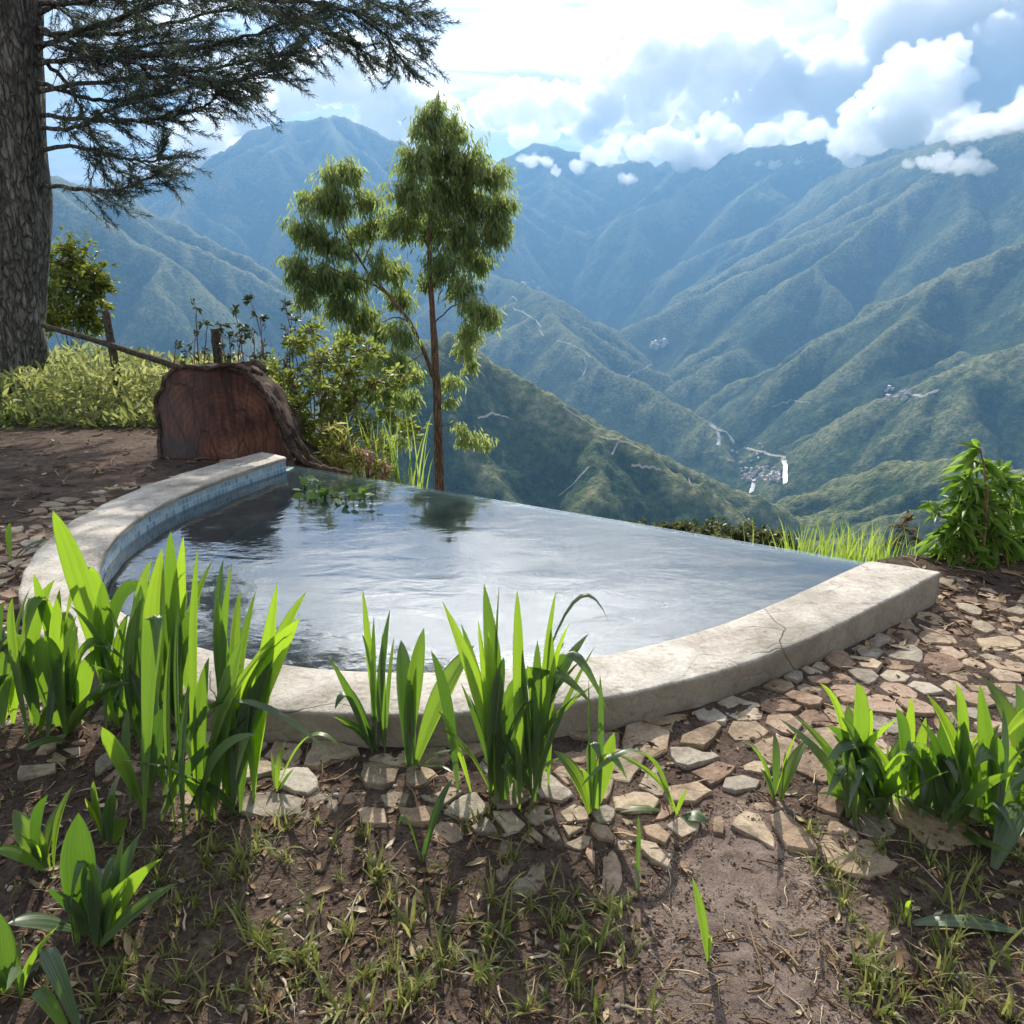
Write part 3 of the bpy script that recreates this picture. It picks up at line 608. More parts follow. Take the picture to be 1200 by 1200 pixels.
for k, s in enumerate(seeds):
    a = (math.degrees(math.atan2(s[1] - PC.y, s[0] - PC.x) - A0)) % 360
    rr_ = math.hypot(s[0] - PC.x, s[1] - PC.y); aa = a if a > 90 else a + 360
    edge_d = rr_ - r_out(min(aa, 361)); frac = edge_d / zone_width(aa)
    if any(in_poly(s, sp) for sp in sp_poly): continue
    if rg.random() < 0.02 + 0.30 * max(0, frac - 0.6) / 0.4 + (0.22 if 255 < aa < 290 else 0): continue
    if 250 < aa < 300 and frac > 0.78: continue
    cell = [(s[0] + 0.15 * math.cos(t), s[1] + 0.15 * math.sin(t)) for t in np.linspace(0, 6.283, 9)[:-1]]
    cell = [(x + rg.uniform(-.04, .04), y + rg.uniform(-.04, .04)) for x, y in cell]
    gap = rg.uniform(0.004, 0.011)
    for o in seeds:
        dx, dy = o[0] - s[0], o[1] - s[1]; L = math.hypot(dx, dy)
        if 0 < L < 0.34: cell = clip_poly(cell, s[0] + dx / 2 - dx / L * gap, s[1] + dy / 2 - dy / L * gap, dx / L, dy / L)
    # stay outside the coping and the special stones
    u = Vector((s[0] - PC.x, s[1] - PC.y)).normalized(); rb = r_out(min(aa, 361)) + 0.006
    cell = clip_poly(cell, PC.x + u.x * rb, PC.y + u.y * rb, -u.x, -u.y) if len(cell) > 2 else cell
    for sp in sp_poly:
        c = (sum(p[0] for p in sp) / len(sp), sum(p[1] for p in sp) / len(sp)); dx, dy = c[0] - s[0], c[1] - s[1]; L = math.hypot(dx, dy)
        if L < 0.32 and len(cell) > 2:
            e = max((p[0] - c[0]) * -dx / L + (p[1] - c[1]) * -dy / L for p in sp); cell = clip_poly(cell, c[0] - dx / L * e, c[1] - dy / L * e, dx / L, dy / L)
    if len(cell) < 3: continue
    ar = 0.5 * abs(sum(x0 * y1 - x1 * y0 for (x0, y0), (x1, y1) in zip(cell, cell[1:] + cell[:1])))
    if ar < 0.0015: continue
    tone, tn = rg.choice(TONE); size = "small" if ar < 0.008 else "medium" if ar < 0.014 else "large"
    place = ("beyond the left arm of the coping" if aa < 232 else "along the near left curve of the coping" if aa < 262 else "before the near coping behind the leaf clumps" if aa < 296 else
             "along the right curve of the coping" if aa < 335 else "at the right end of the coping")
    place += (", touching it" if edge_d < 0.13 else "" if frac < 0.6 else ", at the rim")
    o = stone_obj(cell, rg.uniform(0.008, 0.02), min(1, max(0, tone + rg.uniform(-.1, .1))), f"{size} {tn} flagstone {place}", 100 + k, rg.uniform(-.016, .001), 0.09)
    nst += o is not None

# ------------------------------------------------------------------ loose ground cover: pebbles, dry leaves, twigs
def merge_variants(name, protos, places, mat, parent=None, smooth=False):
    """protos: [(verts, faces)], places: [(k, pos, rotmatrix, scale, tint)] -> one mesh"""
    V, Fc, T = [], [], []; n = 0
    for k, p, R, s, tint in places:
        v, f = protos[k]; V.append((v * s) @ np.array(R).T + np.array(p)); Fc.append(f + n); T.append(np.full(len(v), tint)); n += len(v)
    return mesh_obj(name, np.concatenate(V), np.concatenate(Fc), mat, parent, smooth=smooth, attr={'tint': np.concatenate(T)})
def rot(ax, ay, az):
    return Matrix.Rotation(az, 3, 'Z') @ Matrix.Rotation(ay, 3, 'Y') @ Matrix.Rotation(ax, 3, 'X')
_ico1 = bmesh.new(); bmesh.ops.create_icosphere(_ico1, subdivisions=1, radius=1.0)
I1V = np.array([v.co[:] for v in _ico1.verts]); I1F = np.array([[v.index for v in f.verts] for f in _ico1.faces]); _ico1.free()
rs = np.random.RandomState(4)
peb = [(I1V * np.array([1, 0.8, 0.55]) * (1 + rs.uniform(-0.28, 0.28, (len(I1V), 1))), I1F) for _ in range(8)]
m_peb, nt = new_mat("pebble"); at = nt.node('ShaderNodeAttribute', attribute_name='tint')
geo = nt.node('ShaderNodeNewGeometry')
c = nt.ramp(at.outputs['Fac'], [(0.0, (0.035, 0.023, 0.017)), (0.55, (0.10, 0.07, 0.052)), (0.88, (0.19, 0.145, 0.115)), (1.0, (0.36, 0.31, 0.26))])
c = nt.mix(nt.mapr(nt.noise(geo.outputs['Position'], 80, 4, 0.7), 0.4, 0.7, 0, 0.5), c, (0.05, 0.035, 0.025))
nt.l.new(principled(nt, c, 0.9, None, 0.2), nt.out.inputs[0])
def scatter_pts(n, dens=None, far=False):
    out = []
    while len(out) < n:
        Y = 0.95 * math.exp(rg.random() * math.log((9.0 if far else 3.4) / 0.95)); X = rg.uniform(-0.78, 0.78) * (Y + 0.4)
        if out and rg.random() < -1: pass
        out.append((X, Y))
    X = np.array([o[0] for o in out]); Yv = np.array([o[1] for o in out])
    ok = (poly_dist(OUT_POLY, X, Yv) > 0.03) & (poly_dist(TERR, X, Yv) < -0.05)
    return X[ok], Yv[ok]
X, Y = scatter_pts(15000); PXr = np.array([rg.uniform(.25, 1.1) for _ in range(5000)]); PYr = np.array([rg.uniform(1.0, 2.1) for _ in range(5000)]); okp = poly_dist([tuple(p) for p in pth], PXr, PYr) < 0.03; X = np.concatenate([X, PXr[okp]]); Y = np.concatenate([Y, PYr[okp]]); Z = ground_arr(X[None], Y[None])[0]; pl = []
pthp = [tuple(p) for p in pth]
for x, y, z in zip(X, Y, Z):
    onp = in_poly((x, y), pthp); sz = 0.0016 + 0.0035 * rg.random() ** 3 if onp else 0.0026 + 0.009 * rg.random() ** 6; pl.append((rg.randrange(8), (x, y, z + sz * 0.25 + (0.007 if in_poly((x, y), pthp) else 0)), rot(rg.uniform(-.3, .3), rg.uniform(-.3, .3), rg.uniform(0, 6.28)), sz, min(1, (.6 + .35 * rg.random() if onp else rg.random() ** 1.3) + (0.12 if sz > 0.008 else 0))))
tag(merge_variants("gravel", peb, pl, m_peb), kind='stuff')
def litter_proto(kind):
    if kind == 0:     # curled dry leaf
        V = []; n = 5
        for i in range(n + 1):
            t = i / n; wd = 0.30 * math.sin(math.pi * min(1, t * 0.95 + 0.03)) ** 0.8
            for s in (-1, 0, 1): V.append(((t - 0.5) * 2, s * wd * rg.uniform(.8, 1.1), 0.35 * (t - .5) ** 2 + (0.18 if s else 0) * rg.uniform(.4, 1.3)))
        Fc = [(3 * i + j, 3 * i + j + 1, 3 * i + j + 4, 3 * i + j + 3) for i in range(n) for j in (0, 1)]
    else:             # twig or dry blade
        V = []; n = 5; wd = rg.uniform(0.02, 0.05); hh = 0
        for i in range(n + 1):
            t = i / n; hh += rg.uniform(-0.1, 0.1)
            for k in range(4): V.append(((t - 0.5) * 2, hh + wd * (1, -1, -1, 1)[k] * (1.1 - t), 0.15 * math.sin(3 * t) + wd * (1, 1, -1, -1)[k] * (1.1 - t)))
        Fc = [(4 * i + j, 4 * i + (j + 1) % 4, 4 * i + 4 + (j + 1) % 4, 4 * i + 4 + j) for i in range(n) for j in range(4)]
    return np.array(V), np.array(Fc)
lit = [litter_proto(0) for _ in range(6)] + [litter_proto(1) for _ in range(8)]
m_lit, nt = new_mat("dry_leaf"); at = nt.node('ShaderNodeAttribute', attribute_name='tint')
c = nt.ramp(at.outputs['Fac'], [(0.0, (0.05, 0.028, 0.017)), (0.5, (0.15, 0.09, 0.05)), (0.85, (0.33, 0.24, 0.14)), (1.0, (0.5, 0.42, 0.30))])
nt.l.new(principled(nt, c, 0.85, None, 0.2), nt.out.inputs[0])
X, Y = scatter_pts(9000, far=True); Z = ground_arr(X[None], Y[None])[0]; pl = []
for x, y, z in zip(X, Y, Z):
    sc = (0.010 + 0.022 * rg.random() ** 2) * (1 if y < 3 else 1.9); k = rg.randrange(14)
    if k > 5: sc *= 2.0
    pl.append((k, (x, y, z + 0.004), rot(rg.uniform(-.5, .5), rg.uniform(-.35, .35), rg.uniform(0, 6.28)), sc, rg.random() ** 0.9))
tag(merge_variants("leaf_litter", lit, pl, m_lit, smooth=True), kind='stuff')

# ------------------------------------------------------------------ blades: one generator for the pleated leaves and the grass
def blade(P0, P1, P2, W, side, n=12, pleats=4, fold=0.25, shape=1.12):
    P0, P1, P2 = (np.array(p, float) for p in (P0, P1, P2)); side = np.array(side, float); V = []; U = []; k = 2 * pleats + 1
    for i in range(n + 1):
        t = i / n; c = (1 - t) ** 2 * P0 + 2 * t * (1 - t) * P1 + t * t * P2; tg = 2 * (1 - t) * (P1 - P0) + 2 * t * (P2 - P1); tg /= np.linalg.norm(tg) + 1e-9
        sd = side - tg * side.dot(tg); sd /= np.linalg.norm(sd) + 1e-9; nm = np.cross(sd, tg)
        tt = t ** shape; wd = W * (0.16 * (1 - t) + math.sin(math.pi * tt) ** 0.85 * (0.98 if t < 1 else 0)) * 0.5
        for j in range(k):
            u = -1 + 2 * j / (k - 1); V.append(c + sd * u * wd + nm * (abs(u) * fold * wd + (0.11 * wd if j % 2 else -0.11 * wd))); U.append((j / (k - 1), t))
    V = np.array(V); idx = np.arange((n + 1) * k).reshape(n + 1, k)
    return V, np.stack([idx[:-1, :-1], idx[:-1, 1:], idx[1:, 1:], idx[1:, :-1]], -1).reshape(-1, 4), np.array(U)
m_blade, nt = new_mat("pleated_leaf"); uv = nt.node('ShaderNodeUVMap'); sp = nt.node('ShaderNodeSeparateXYZ'); nt.l.new(uv.outputs[0], sp.inputs[0])
oi = nt.node('ShaderNodeObjectInfo'); geo = nt.node('ShaderNodeNewGeometry')
rib = nt.mapr(nt.math('ABSOLUTE', nt.math('SUBTRACT', nt.math('FRACT', nt.math('MULTIPLY', sp.outputs[0], 8.0)), 0.5)), 0.30, 0.5, 0.0, 1.0)
mid = nt.mapr(nt.math('ABSOLUTE', nt.math('SUBTRACT', sp.outputs[0], 0.5)), 0.0, 0.035, 1.0, 0.0)
tone = nt.math('ADD', nt.math('MULTIPLY', oi.outputs['Random'], 0.7), nt.math('MULTIPLY', nt.noise(geo.outputs['Position'], 18, 4, 0.6), 0.4))
c = nt.ramp(tone, [(0.1, (0.042, 0.066, 0.036)), (0.5, (0.065, 0.105, 0.045)), (0.95, (0.10, 0.155, 0.05))])
c = nt.mix(nt.math('MULTIPLY', nt.math('MAXIMUM', rib, mid), 0.7), c, (0.23, 0.30, 0.17))
c = nt.mix(nt.mapr(sp.outputs[1], 0.0, 0.16, 0.6, 0.0), c, (0.22, 0.26, 0.10))
tipb = nt.math('MULTIPLY', nt.mapr(sp.outputs[1], 0.86, 1.0), nt.mapr(oi.outputs['Random'], 0.55, 0.8))
c = nt.mix(tipb, c, (0.20, 0.12, 0.05)); c = nt.mix(nt.mapr(nt.noise(geo.outputs['Position'], 55, 3, 0.6), 0.66, 0.72, 0, 0.8), c, (0.16, 0.10, 0.04))
bs = nt.node('ShaderNodeBsdfPrincipled'); nt.l.new(c, bs.inputs['Base Color']); bs.inputs['Roughness'].default_value = 0.42; bs.inputs['Specular IOR Level'].default_value = 0.8
tl = nt.node('ShaderNodeBsdfTranslucent'); nt.l.new(nt.mix(nt.math('MULTIPLY', rib, 0.35), nt.mix(oi.outputs['Random'], (0.15, 0.36, 0.02), (0.38, 0.58, 0.03)), (0.08, 0.2, 0.01)), tl.inputs[0])
mx = nt.node('ShaderNodeMixShader'); nt.l.new(nt.mapr(oi.outputs['Random'], 0.0, 1.0, 0.20, 0.62), mx.inputs[0]); nt.l.new(bs.outputs[0], mx.inputs[1]); nt.l.new(tl.outputs[0], mx.inputs[2]); nt.l.new(mx.outputs[0], nt.out.inputs[0])
m_dead, nt = new_mat("faded_leaf"); uv = nt.node('ShaderNodeUVMap'); sp = nt.node('ShaderNodeSeparateXYZ'); nt.l.new(uv.outputs[0], sp.inputs[0])
rib = nt.mapr(nt.math('ABSOLUTE', nt.math('SUBTRACT', nt.math('FRACT', nt.math('MULTIPLY', sp.outputs[0], 8.0)), 0.5)), 0.25, 0.5, 0.0, 1.0)
nt.l.new(principled(nt, nt.mix(rib, (0.20, 0.23, 0.13), (0.42, 0.42, 0.32)), 0.6, None, 0.3), nt.out.inputs[0])

def clump(label, bases, leaves, seed, pale=(), fill=0, spread=0.065, catname="leafy plant"):
    """bases, leaf tips: pixels of the photograph, used at the plant's own distance; each leaf a part"""
    rg = random.Random(seed); b0 = [on_plane(x, y, 0.0) for x, y in bases]
    ctr = sum(b0, Vector()) / len(b0); ctr.z = gz(ctr.x, ctr.y); root = tag(empty("broadleaf_grass", ctr), label, catname, 'pleated broad-leaved grass plants around the pool')
    todo = []
    for lf in leaves:
        x, y, wpx = lf[:3]; bi = lf[3] if len(lf) > 3 else min(range(len(bases)), key=lambda i: abs(bases[i][0] - x) + rg.uniform(0, 15)); dy = lf[4] if len(lf) > 4 else rg.uniform(-0.13, 0.10)
        b = b0[bi]; todo.append((b, at_depth(x, y, b.y + dy), wpx, (lf[5] if len(lf) > 5 else 'up')))
    for _ in range(fill):
        b = rg.choice(b0); t, _u = rg.choice(todo)[1:3] if todo else (b, 0); k = rg.uniform(0.45, 0.95)
        q = b + (t - b) * k + Vector((rg.uniform(-.09, .09), rg.uniform(-.16, .16), 0)); todo.append((b, q, rg.uniform(9, 22), 'up'))
    for i, (b, tip, wpx, kind) in enumerate(todo):
        st = Vector((b.x + rg.gauss(0, spread) * 0.6, b.y + rg.gauss(0, spread) * 0.6, 0)); st.z = gz(st.x, st.y) - 0.01
        d = tip - st; L = d.length; depth = st.y * CP + EYE * SP
        W = max(0.010, wpx * depth / F) * rg.uniform(0.55, 1.0)
        if kind == 'droop':
            hh = max(tip.z - st.z, 0) + L * 0.55; c = st + Vector((d.x * 0.55, d.y * 0.55, hh))
        elif kind == 'flat': c = st + Vector((d.x * 0.45, d.y * 0.45, max(tip.z - st.z, 0) * .5 + L * 0.28))
        else: c = st + Vector((d.x * rg.uniform(.15, .45), d.y * rg.uniform(.1, .45), d.z * rg.uniform(.5, .82)))
        if kind == 'up' and wpx > 12 and rg.random() < 0.14:
            c = Vector((st.x + d.x * .5, st.y + d.y * .5, st.z + d.z * 1.25)); tip = Vector((st.x + d.x * 1.15 + rg.choice((-1, 1)) * L * .28, st.y + d.y - .1 * L, st.z + d.z * rg.uniform(.45, .7)))
        ang = rg.gauss(0, 0.65); side = Vector((math.cos(ang), math.sin(ang), 0.0))
        if kind in ('droop', 'flat'): side = Vector((-d.y, d.x, 0)) + Vector((0, 0, rg.uniform(-.3, .3) * L)); side.normalize()
        v, f, u = blade(st - ctr, c - ctr, tip - ctr, W, side, pleats=4 if wpx > 10 else 2, fold=rg.uniform(0.15, 0.5))
        o = mesh_obj("leaf", v, f, m_dead if kind == 'dead' or i in pale else m_blade, root, smooth=True, uvs=u)
    return root
clump("tallest and widest clump of long bright green leaves before the left half of the pool", [(185, 945), (205, 958), (232, 965), (250, 955), (265, 940)],
      [(352, 724, 40, 4), (325, 682, 26, 4), (300, 692, 22), (262, 655, 20), (232, 640, 18), (255, 700, 24), (285, 745, 26), (210, 700, 26), (320, 772, 22), (318, 836, 14, 4), (295, 800, 26, 4), (120, 852, 30, 0, -.1, 'flat'), (178, 770, 26), (200, 745, 26), (225, 790, 34), (245, 770, 26), (270, 800, 28), (150, 830, 22), (190, 830, 26), (305, 760, 20), (282, 690, 16), (272, 660, 14), (345, 740, 20, 4)], 31, fill=16)
clump("tall clump of bright green leaves leaning left over the coping, behind the tallest one", [(140, 850), (165, 870), (190, 865), (210, 850)],
      [(62, 598, 40, 0), (140, 610, 20), (152, 640, 22), (190, 642, 40), (178, 655, 22), (200, 622, 22), (215, 628, 18), (225, 638, 18), (205, 660, 20), (250, 655, 18), (165, 685, 30), (120, 680, 24), (235, 700, 26), (183, 710, 34), (150, 720, 30), (220, 690, 24), (198, 735, 24), (140, 780, 20, 0, -.15, 'flat')], 32, fill=10)
clump("dark grey-green clump of broad leaves at the left rim, beside the coping", [(55, 855), (70, 870), (85, 850)],
      [(40, 672, 14), (80, 652, 22), (95, 690, 30), (30, 720, 34), (55, 745, 34), (78, 720, 30), (105, 730, 26), (112, 760, 26), (20, 760, 20), (152, 800, 34, 1, -.1, 'flat'), (30, 880, 22, 1, -.2, 'flat'), (70, 690, 22), (15, 700, 26), (90, 770, 28)], 33, fill=8)
clump("leaves entering at the left picture edge, in front of the coping", [(-25, 840), (-5, 850)], [(36, 688, 16), (5, 705, 26), (20, 740, 22), (-10, 740, 30), (40, 765, 20), (12, 790, 24), (0, 660, 10)], 34, fill=4)
clump("thin spidery plant of narrow leaves before the near coping", [(440, 880), (447, 882)],
      [(385, 770, 12, 0), (425, 690, 9), (457, 714, 10), (438, 722, 8), (462, 745, 9), (392, 832, 22, 0, -.12, 'droop'), (400, 850, 10, 0, -.1, 'flat'), (424, 742, 8), (448, 740, 10), (405, 800, 10)], 35, fill=2, spread=0.02)
clump("three-leaved plant with one broad dark leaf leaning right, before the near coping", [(483, 902)], [(470, 750, 24), (497, 735, 22), (556, 756, 30), (488, 780, 14), (478, 830, 10), (538, 880, 12, 0, -.1, 'flat'), (530, 905, 9, 0, -.15, 'flat')], 36, spread=0.015)
clump("big upright clump of glowing yellow-green leaves in front of the middle of the pool", [(578, 930), (592, 935), (608, 935), (622, 925)],
      [(518, 704, 18, 0), (567, 683, 24), (585, 686, 16), (606, 690, 22), (652, 690, 14), (640, 708, 14), (690, 742, 18, 3), (715, 733, 9, 3, 0, 'droop'), (684, 770, 20), (560, 725, 18), (505, 762, 14, 0), (512, 832, 26, 0, -.1, 'flat'), (514, 853, 22, 0, -.1, 'flat'), (662, 752, 14), (655, 770, 16), (645, 735, 16), (572, 740, 24), (590, 770, 24), (612, 760, 22), (630, 750, 22), (540, 800, 18), (600, 820, 26), (625, 815, 24), (575, 830, 22), (655, 800, 16), (680, 810, 14), (700, 800, 8), (540, 730, 12), (660, 890, 14, 3, -.1, 'flat')], 37, fill=12)
clump("short fan of three broad leaves right of the middle clump", [(692, 952), (698, 952)], [(648, 880, 22, 0), (690, 795, 14), (720, 858, 26), (700, 872, 14), (672, 850, 14), (682, 900, 14), (703, 790, 9)], 38, spread=0.015)
clump("slim plant with one long left-leaning blade and pale withered leaves beside the path", [(790, 955)], [(733, 852, 15), (712, 880, 8), (832, 965, 22, 0, -.05, 'droop'), (778, 1008, 8, 0, -.1, 'dead'), (805, 925, 8), (700, 960, 12, 0, 0.02, 'flat'), (760, 985, 8, 0, -.08, 'dead')], 39, spread=0.012)
clump("single upright narrow blade standing in the soil left of the path", [(748, 1042)], [(748, 955, 10, 0, 0), (741, 1012, 5, 0, -.02, 'dead')], 40, spread=0.004)
clump("two-leaved seedling, one leaf pale, in the middle of the bare soil", [(495, 1012)], [(531, 912, 17, 0, 0), (466, 968, 14, 0, -.03, 'droop'), (505, 970, 8)], 41, spread=0.006)
clump("single short blade growing out of the trodden path", [(831, 1128)], [(811, 1027, 13, 0, 0), (833, 1100, 4)], 42, spread=0.003)
clump("small open plant with four narrow leaves at the path's head", [(905, 930), (915, 932)], [(868, 866, 11), (907, 858, 12), (934, 858, 12), (946, 866, 14), (920, 880, 9), (890, 900, 9, 0, -.05, 'flat')], 43, spread=0.02)
clump("dense dark green clump of wide leaves right of the path", [(1000, 945), (1015, 952), (1030, 945)], [(945, 858, 18, 0), (960, 800, 14), (1004, 800, 26), (1022, 830, 24), (1052, 842, 22), (975, 905, 30, 0, -.1, 'flat'), (1082, 905, 44, 2, -.14, 'droop'), (985, 840, 24), (1040, 870, 26), (1010, 850, 30), (968, 850, 18), (1000, 880, 24), (1060, 860, 16), (1033, 900, 26), (955, 930, 10, 0, -.1, 'flat')], 44, fill=20)
clump("dark broad-leaved plant filling the gap between the two big clumps right of the path", [(1065, 948), (1080, 940)], [(1050, 830, 24), (1068, 815, 20), (1085, 840, 26), (1040, 880, 24), (1100, 870, 24), (1075, 870, 30), (1060, 900, 34, 0, -.1, 'droop')], 55, fill=8)
clump("bright clump of broad leaves left of the picture's right edge", [(1110, 960), (1130, 968), (1150, 960)], [(1085, 812, 22), (1120, 800, 22), (1105, 838, 26), (1148, 800, 18), (1092, 870, 24), (1130, 845, 28), (1165, 860, 22), (1150, 885, 24), (1120, 880, 28), (1070, 870, 18), (1175, 830, 20), (1142, 900, 34, 2, -.1, 'droop'), (1075, 845, 18), (1095, 910, 20)], 45, fill=20)
clump("leaves crowding the right picture edge, with one pale leaf hanging to the soil", [(1195, 950), (1215, 960), (1240, 955)], [(1190, 800, 24), (1205, 830, 28), (1225, 790, 26), (1160, 1032, 36, 0, -.25, 'droop'), (1180, 870, 24), (1195, 890, 26), (1250, 840, 30), (1182, 912, 24), (1215, 880, 24)], 46, fill=14)
clump("young clump of broad striped leaves low on the left, two lying flat", [(95, 1098), (110, 1105), (122, 1100)], [(92, 952, 36), (125, 972, 14), (146, 972, 30), (165, 975, 24), (190, 1006, 30), (55, 1042, 30, 0, -.08, 'flat'), (8, 1083, 34, 0, -.08, 'flat'), (75, 1000, 20), (108, 1010, 24), (130, 1040, 26), (150, 1030, 22), (160, 1010, 20)], 47, fill=5, spread=0.02)
clump("smaller young plant of upright leaves behind the striped one on the left", [(48, 1018), (58, 1015)], [(15, 948, 26), (56, 932, 14), (75, 935, 18), (86, 920, 14), (38, 965, 20), (30, 985, 18)], 48, fill=2, spread=0.015)
clump("pale curled plant between the young clumps and the tallest clump", [(120, 985), (128, 988)], [(110, 915, 30), (133, 930, 16), (100, 935, 22), (142, 905, 7, 0, 0, 'dead'), (150, 960, 18)], 49, spread=0.012)
clump("low plant cut by the left picture edge near the bottom corner", [(5, 1160), (22, 1165)], [(0, 1070, 26), (45, 1112, 14), (-20, 1095, 26), (25, 1100, 22), (68, 1085, 9), (-15, 1140, 26, 0, -.05, 'flat')], 50, fill=2, spread=0.012)
clump("two pale striped leaves arching up from the bottom left corner", [(92, 1225)], [(48, 1122, 30, 0, 0.06, 'droop'), (35, 1172, 24, 0, 0.0, 'droop'), (110, 1180, 10)], 51, spread=0.01)
clump("plant sending one long pale striped leaf flat to the right picture edge", [(1060, 1075)], [(1205, 1096, 26, 0, -.05, 'flat'), (1072, 1058, 8), (1080, 1155, 14, 0, -.12, 'dead'), (1045, 1068, 7, 0, 0, 'dead')], 52, spread=0.006)
clump("thin sprout with one pale arching leaf in front of the coping's left bend", [(326, 925)], [(335, 868, 7), (402, 880, 14, 0, -.05, 'droop'), (318, 880, 6), (345, 900, 6)], 53, spread=0.01)
clump("small sprout with a level leaf on the paving beyond the coping's left bend", [(13, 655)], [(62, 632, 9, 0, 0, 'flat'), (12, 612, 8), (30, 640, 6)], 54, spread=0.01)

# ------------------------------------------------------------------ small grass tufts in the bare soil
m_tuft = foliage_mat("thin_grass", (0.06, 0.09, 0.02), (0.30, 0.30, 0.09), 0.45, 0.5, (0.13, 0.19, 0.02))
def tuft_proto(seed, n, L, W):
    rg = random.Random(seed); V, Fc, T = [], [], []; k = 0
    for i in range(n):
        az = rg.uniform(0, 6.283); ln = L * rg.uniform(0.5, 1.15); lean = rg.uniform(0.15, 1.05); b = np.array([rg.gauss(0, L * .09), rg.gauss(0, L * .09), -0.004])
        d = np.array([math.cos(az) * math.sin(lean), math.sin(az) * math.sin(lean), math.cos(lean)]); tip = b + d * ln + np.array([0, 0, -0.25 * ln * lean]); c = b + np.array([d[0] * .35 * ln, d[1] * .35 * ln, 0.62 * ln])
        v, f, u = blade(b, c, tip, W * rg.uniform(.7, 1.2), (-math.sin(az), math.cos(az), 0.1), n=5, pleats=1, fold=0.3, shape=0.5)
        V.append(v); Fc.append(f + k); k += len(v); T.append(np.full(len(v), min(1, max(0, rg.gauss(0.55, 0.28)))))
    return np.concatenate(V), np.concatenate(Fc), np.concatenate(T)
TUFTS = []
for i in range(9):
    v, f, t = tuft_proto(60 + i, rg.randint(7, 16), rg.uniform(0.06, 0.115), rg.uniform(0.004, 0.0068)); o = mesh_obj("grass_tuft", v, f, m_tuft, smooth=True, attr={'tint': t}); TUFTS.append(o)
GROUP_T = 'small grass tufts in the bare soil'
TPX = [(430, 985), (545, 975), (285, 1010), (330, 965), (300, 1000), (325, 1010), (120, 1180), (445, 1030), (520, 1020), (480, 1095), (580, 1060), (590, 1100), (660, 1080), (720, 1075), (560, 1150), (430, 1150), (350, 1130), (300, 1110), (320, 1130), (365, 1075), (365, 1140), (480, 1180), (470, 1185), (690, 1110), (735, 1130), (640, 1050), (600, 1010), (455, 1060), (210, 1060), (260, 1040), (240, 1010), (960, 1020), (975, 1040), (990, 1060), (1000, 1130), (1020, 1160), (1030, 1190), (1090, 1010), (1110, 1060), (1105, 1140), (1170, 1130), (1180, 1190), (1140, 1020), (760, 1190), (950, 980), (670, 1150), (520, 1140), (400, 1190), (150, 1130), (180, 1180), (240, 1170), (280, 1080), (410, 1100), (620, 1190), (700, 1190)]
for k in range(125):
    TPX.append((rg.uniform(100, 740), 955 + 245 * rg.random() ** 0.8) if rg.random() < 0.72 else (rg.uniform(975, 1200), rg.uniform(985, 1200)))
for k, (x, y) in enumerate(TPX):
    o = TUFTS[k] if k < 9 else TUFTS[rg.randrange(9)].copy()
    if k >= 9: COL.objects.link(o)
    p = on_plane(x, y, 0); p.z = gz(p.x, p.y); o.location = p; o.rotation_euler = (0, 0, rg.uniform(0, 6.28)); s = rg.uniform(0.75, 1.35) * (1.15 if k < 55 else 0.8); o.scale = (s, s, s * rg.uniform(.8, 1.1))
    z = ("in the bare soil left of the path, near the flagstones" if x < 760 and y < 1020 else "in the bare soil between the striped plant and the path" if x < 760 and y < 1110 else "in the bare soil along the bottom edge, left of the path" if x < 800 else "in the dark soil right of the path")
    tag(o, f"{'larger' if s > 1.1 else 'small'} yellow-green grass tuft {z}", 'grass tuft', GROUP_T)
# the finest sprouts, beyond counting
V, Fc, T = [], [], []; n = 0; X, Y = scatter_pts(1100); Z = ground_arr(X[None], Y[None])[0]; pp = [tuple(p) for p in pth]
fine = [tuft_proto(80 + i, 4, 0.03, 0.0025) for i in range(8)]; inside = poly_dist(pp, X, Y); PV = poly_dist([tuple(pool_pt(r_out(min(a, 361)) + zone_width(a), a)[:2]) for a in np.linspace(A_L, 372, 60)], X, Y)
for x, y, z, i_, pv_ in zip(X, Y, Z, inside, PV):
    if i_ < 0.02 or pv_ < 0: continue
    v, f, t = fine[rg.randrange(8)]; s = rg.uniform(.7, 1.5); th = rg.uniform(0, 6.28); R = np.array([[math.cos(th), -math.sin(th), 0], [math.sin(th), math.cos(th), 0], [0, 0, 1]])
    V.append(v * s @ R.T + np.array([x, y, z])); Fc.append(f + n); T.append(np.clip(t + rg.uniform(-.2, .3), 0, 1)); n += len(v)
tag(mesh_obj("grass", np.concatenate(V), np.concatenate(Fc), m_tuft, smooth=True, attr={'tint': np.concatenate(T)}), kind='stuff')

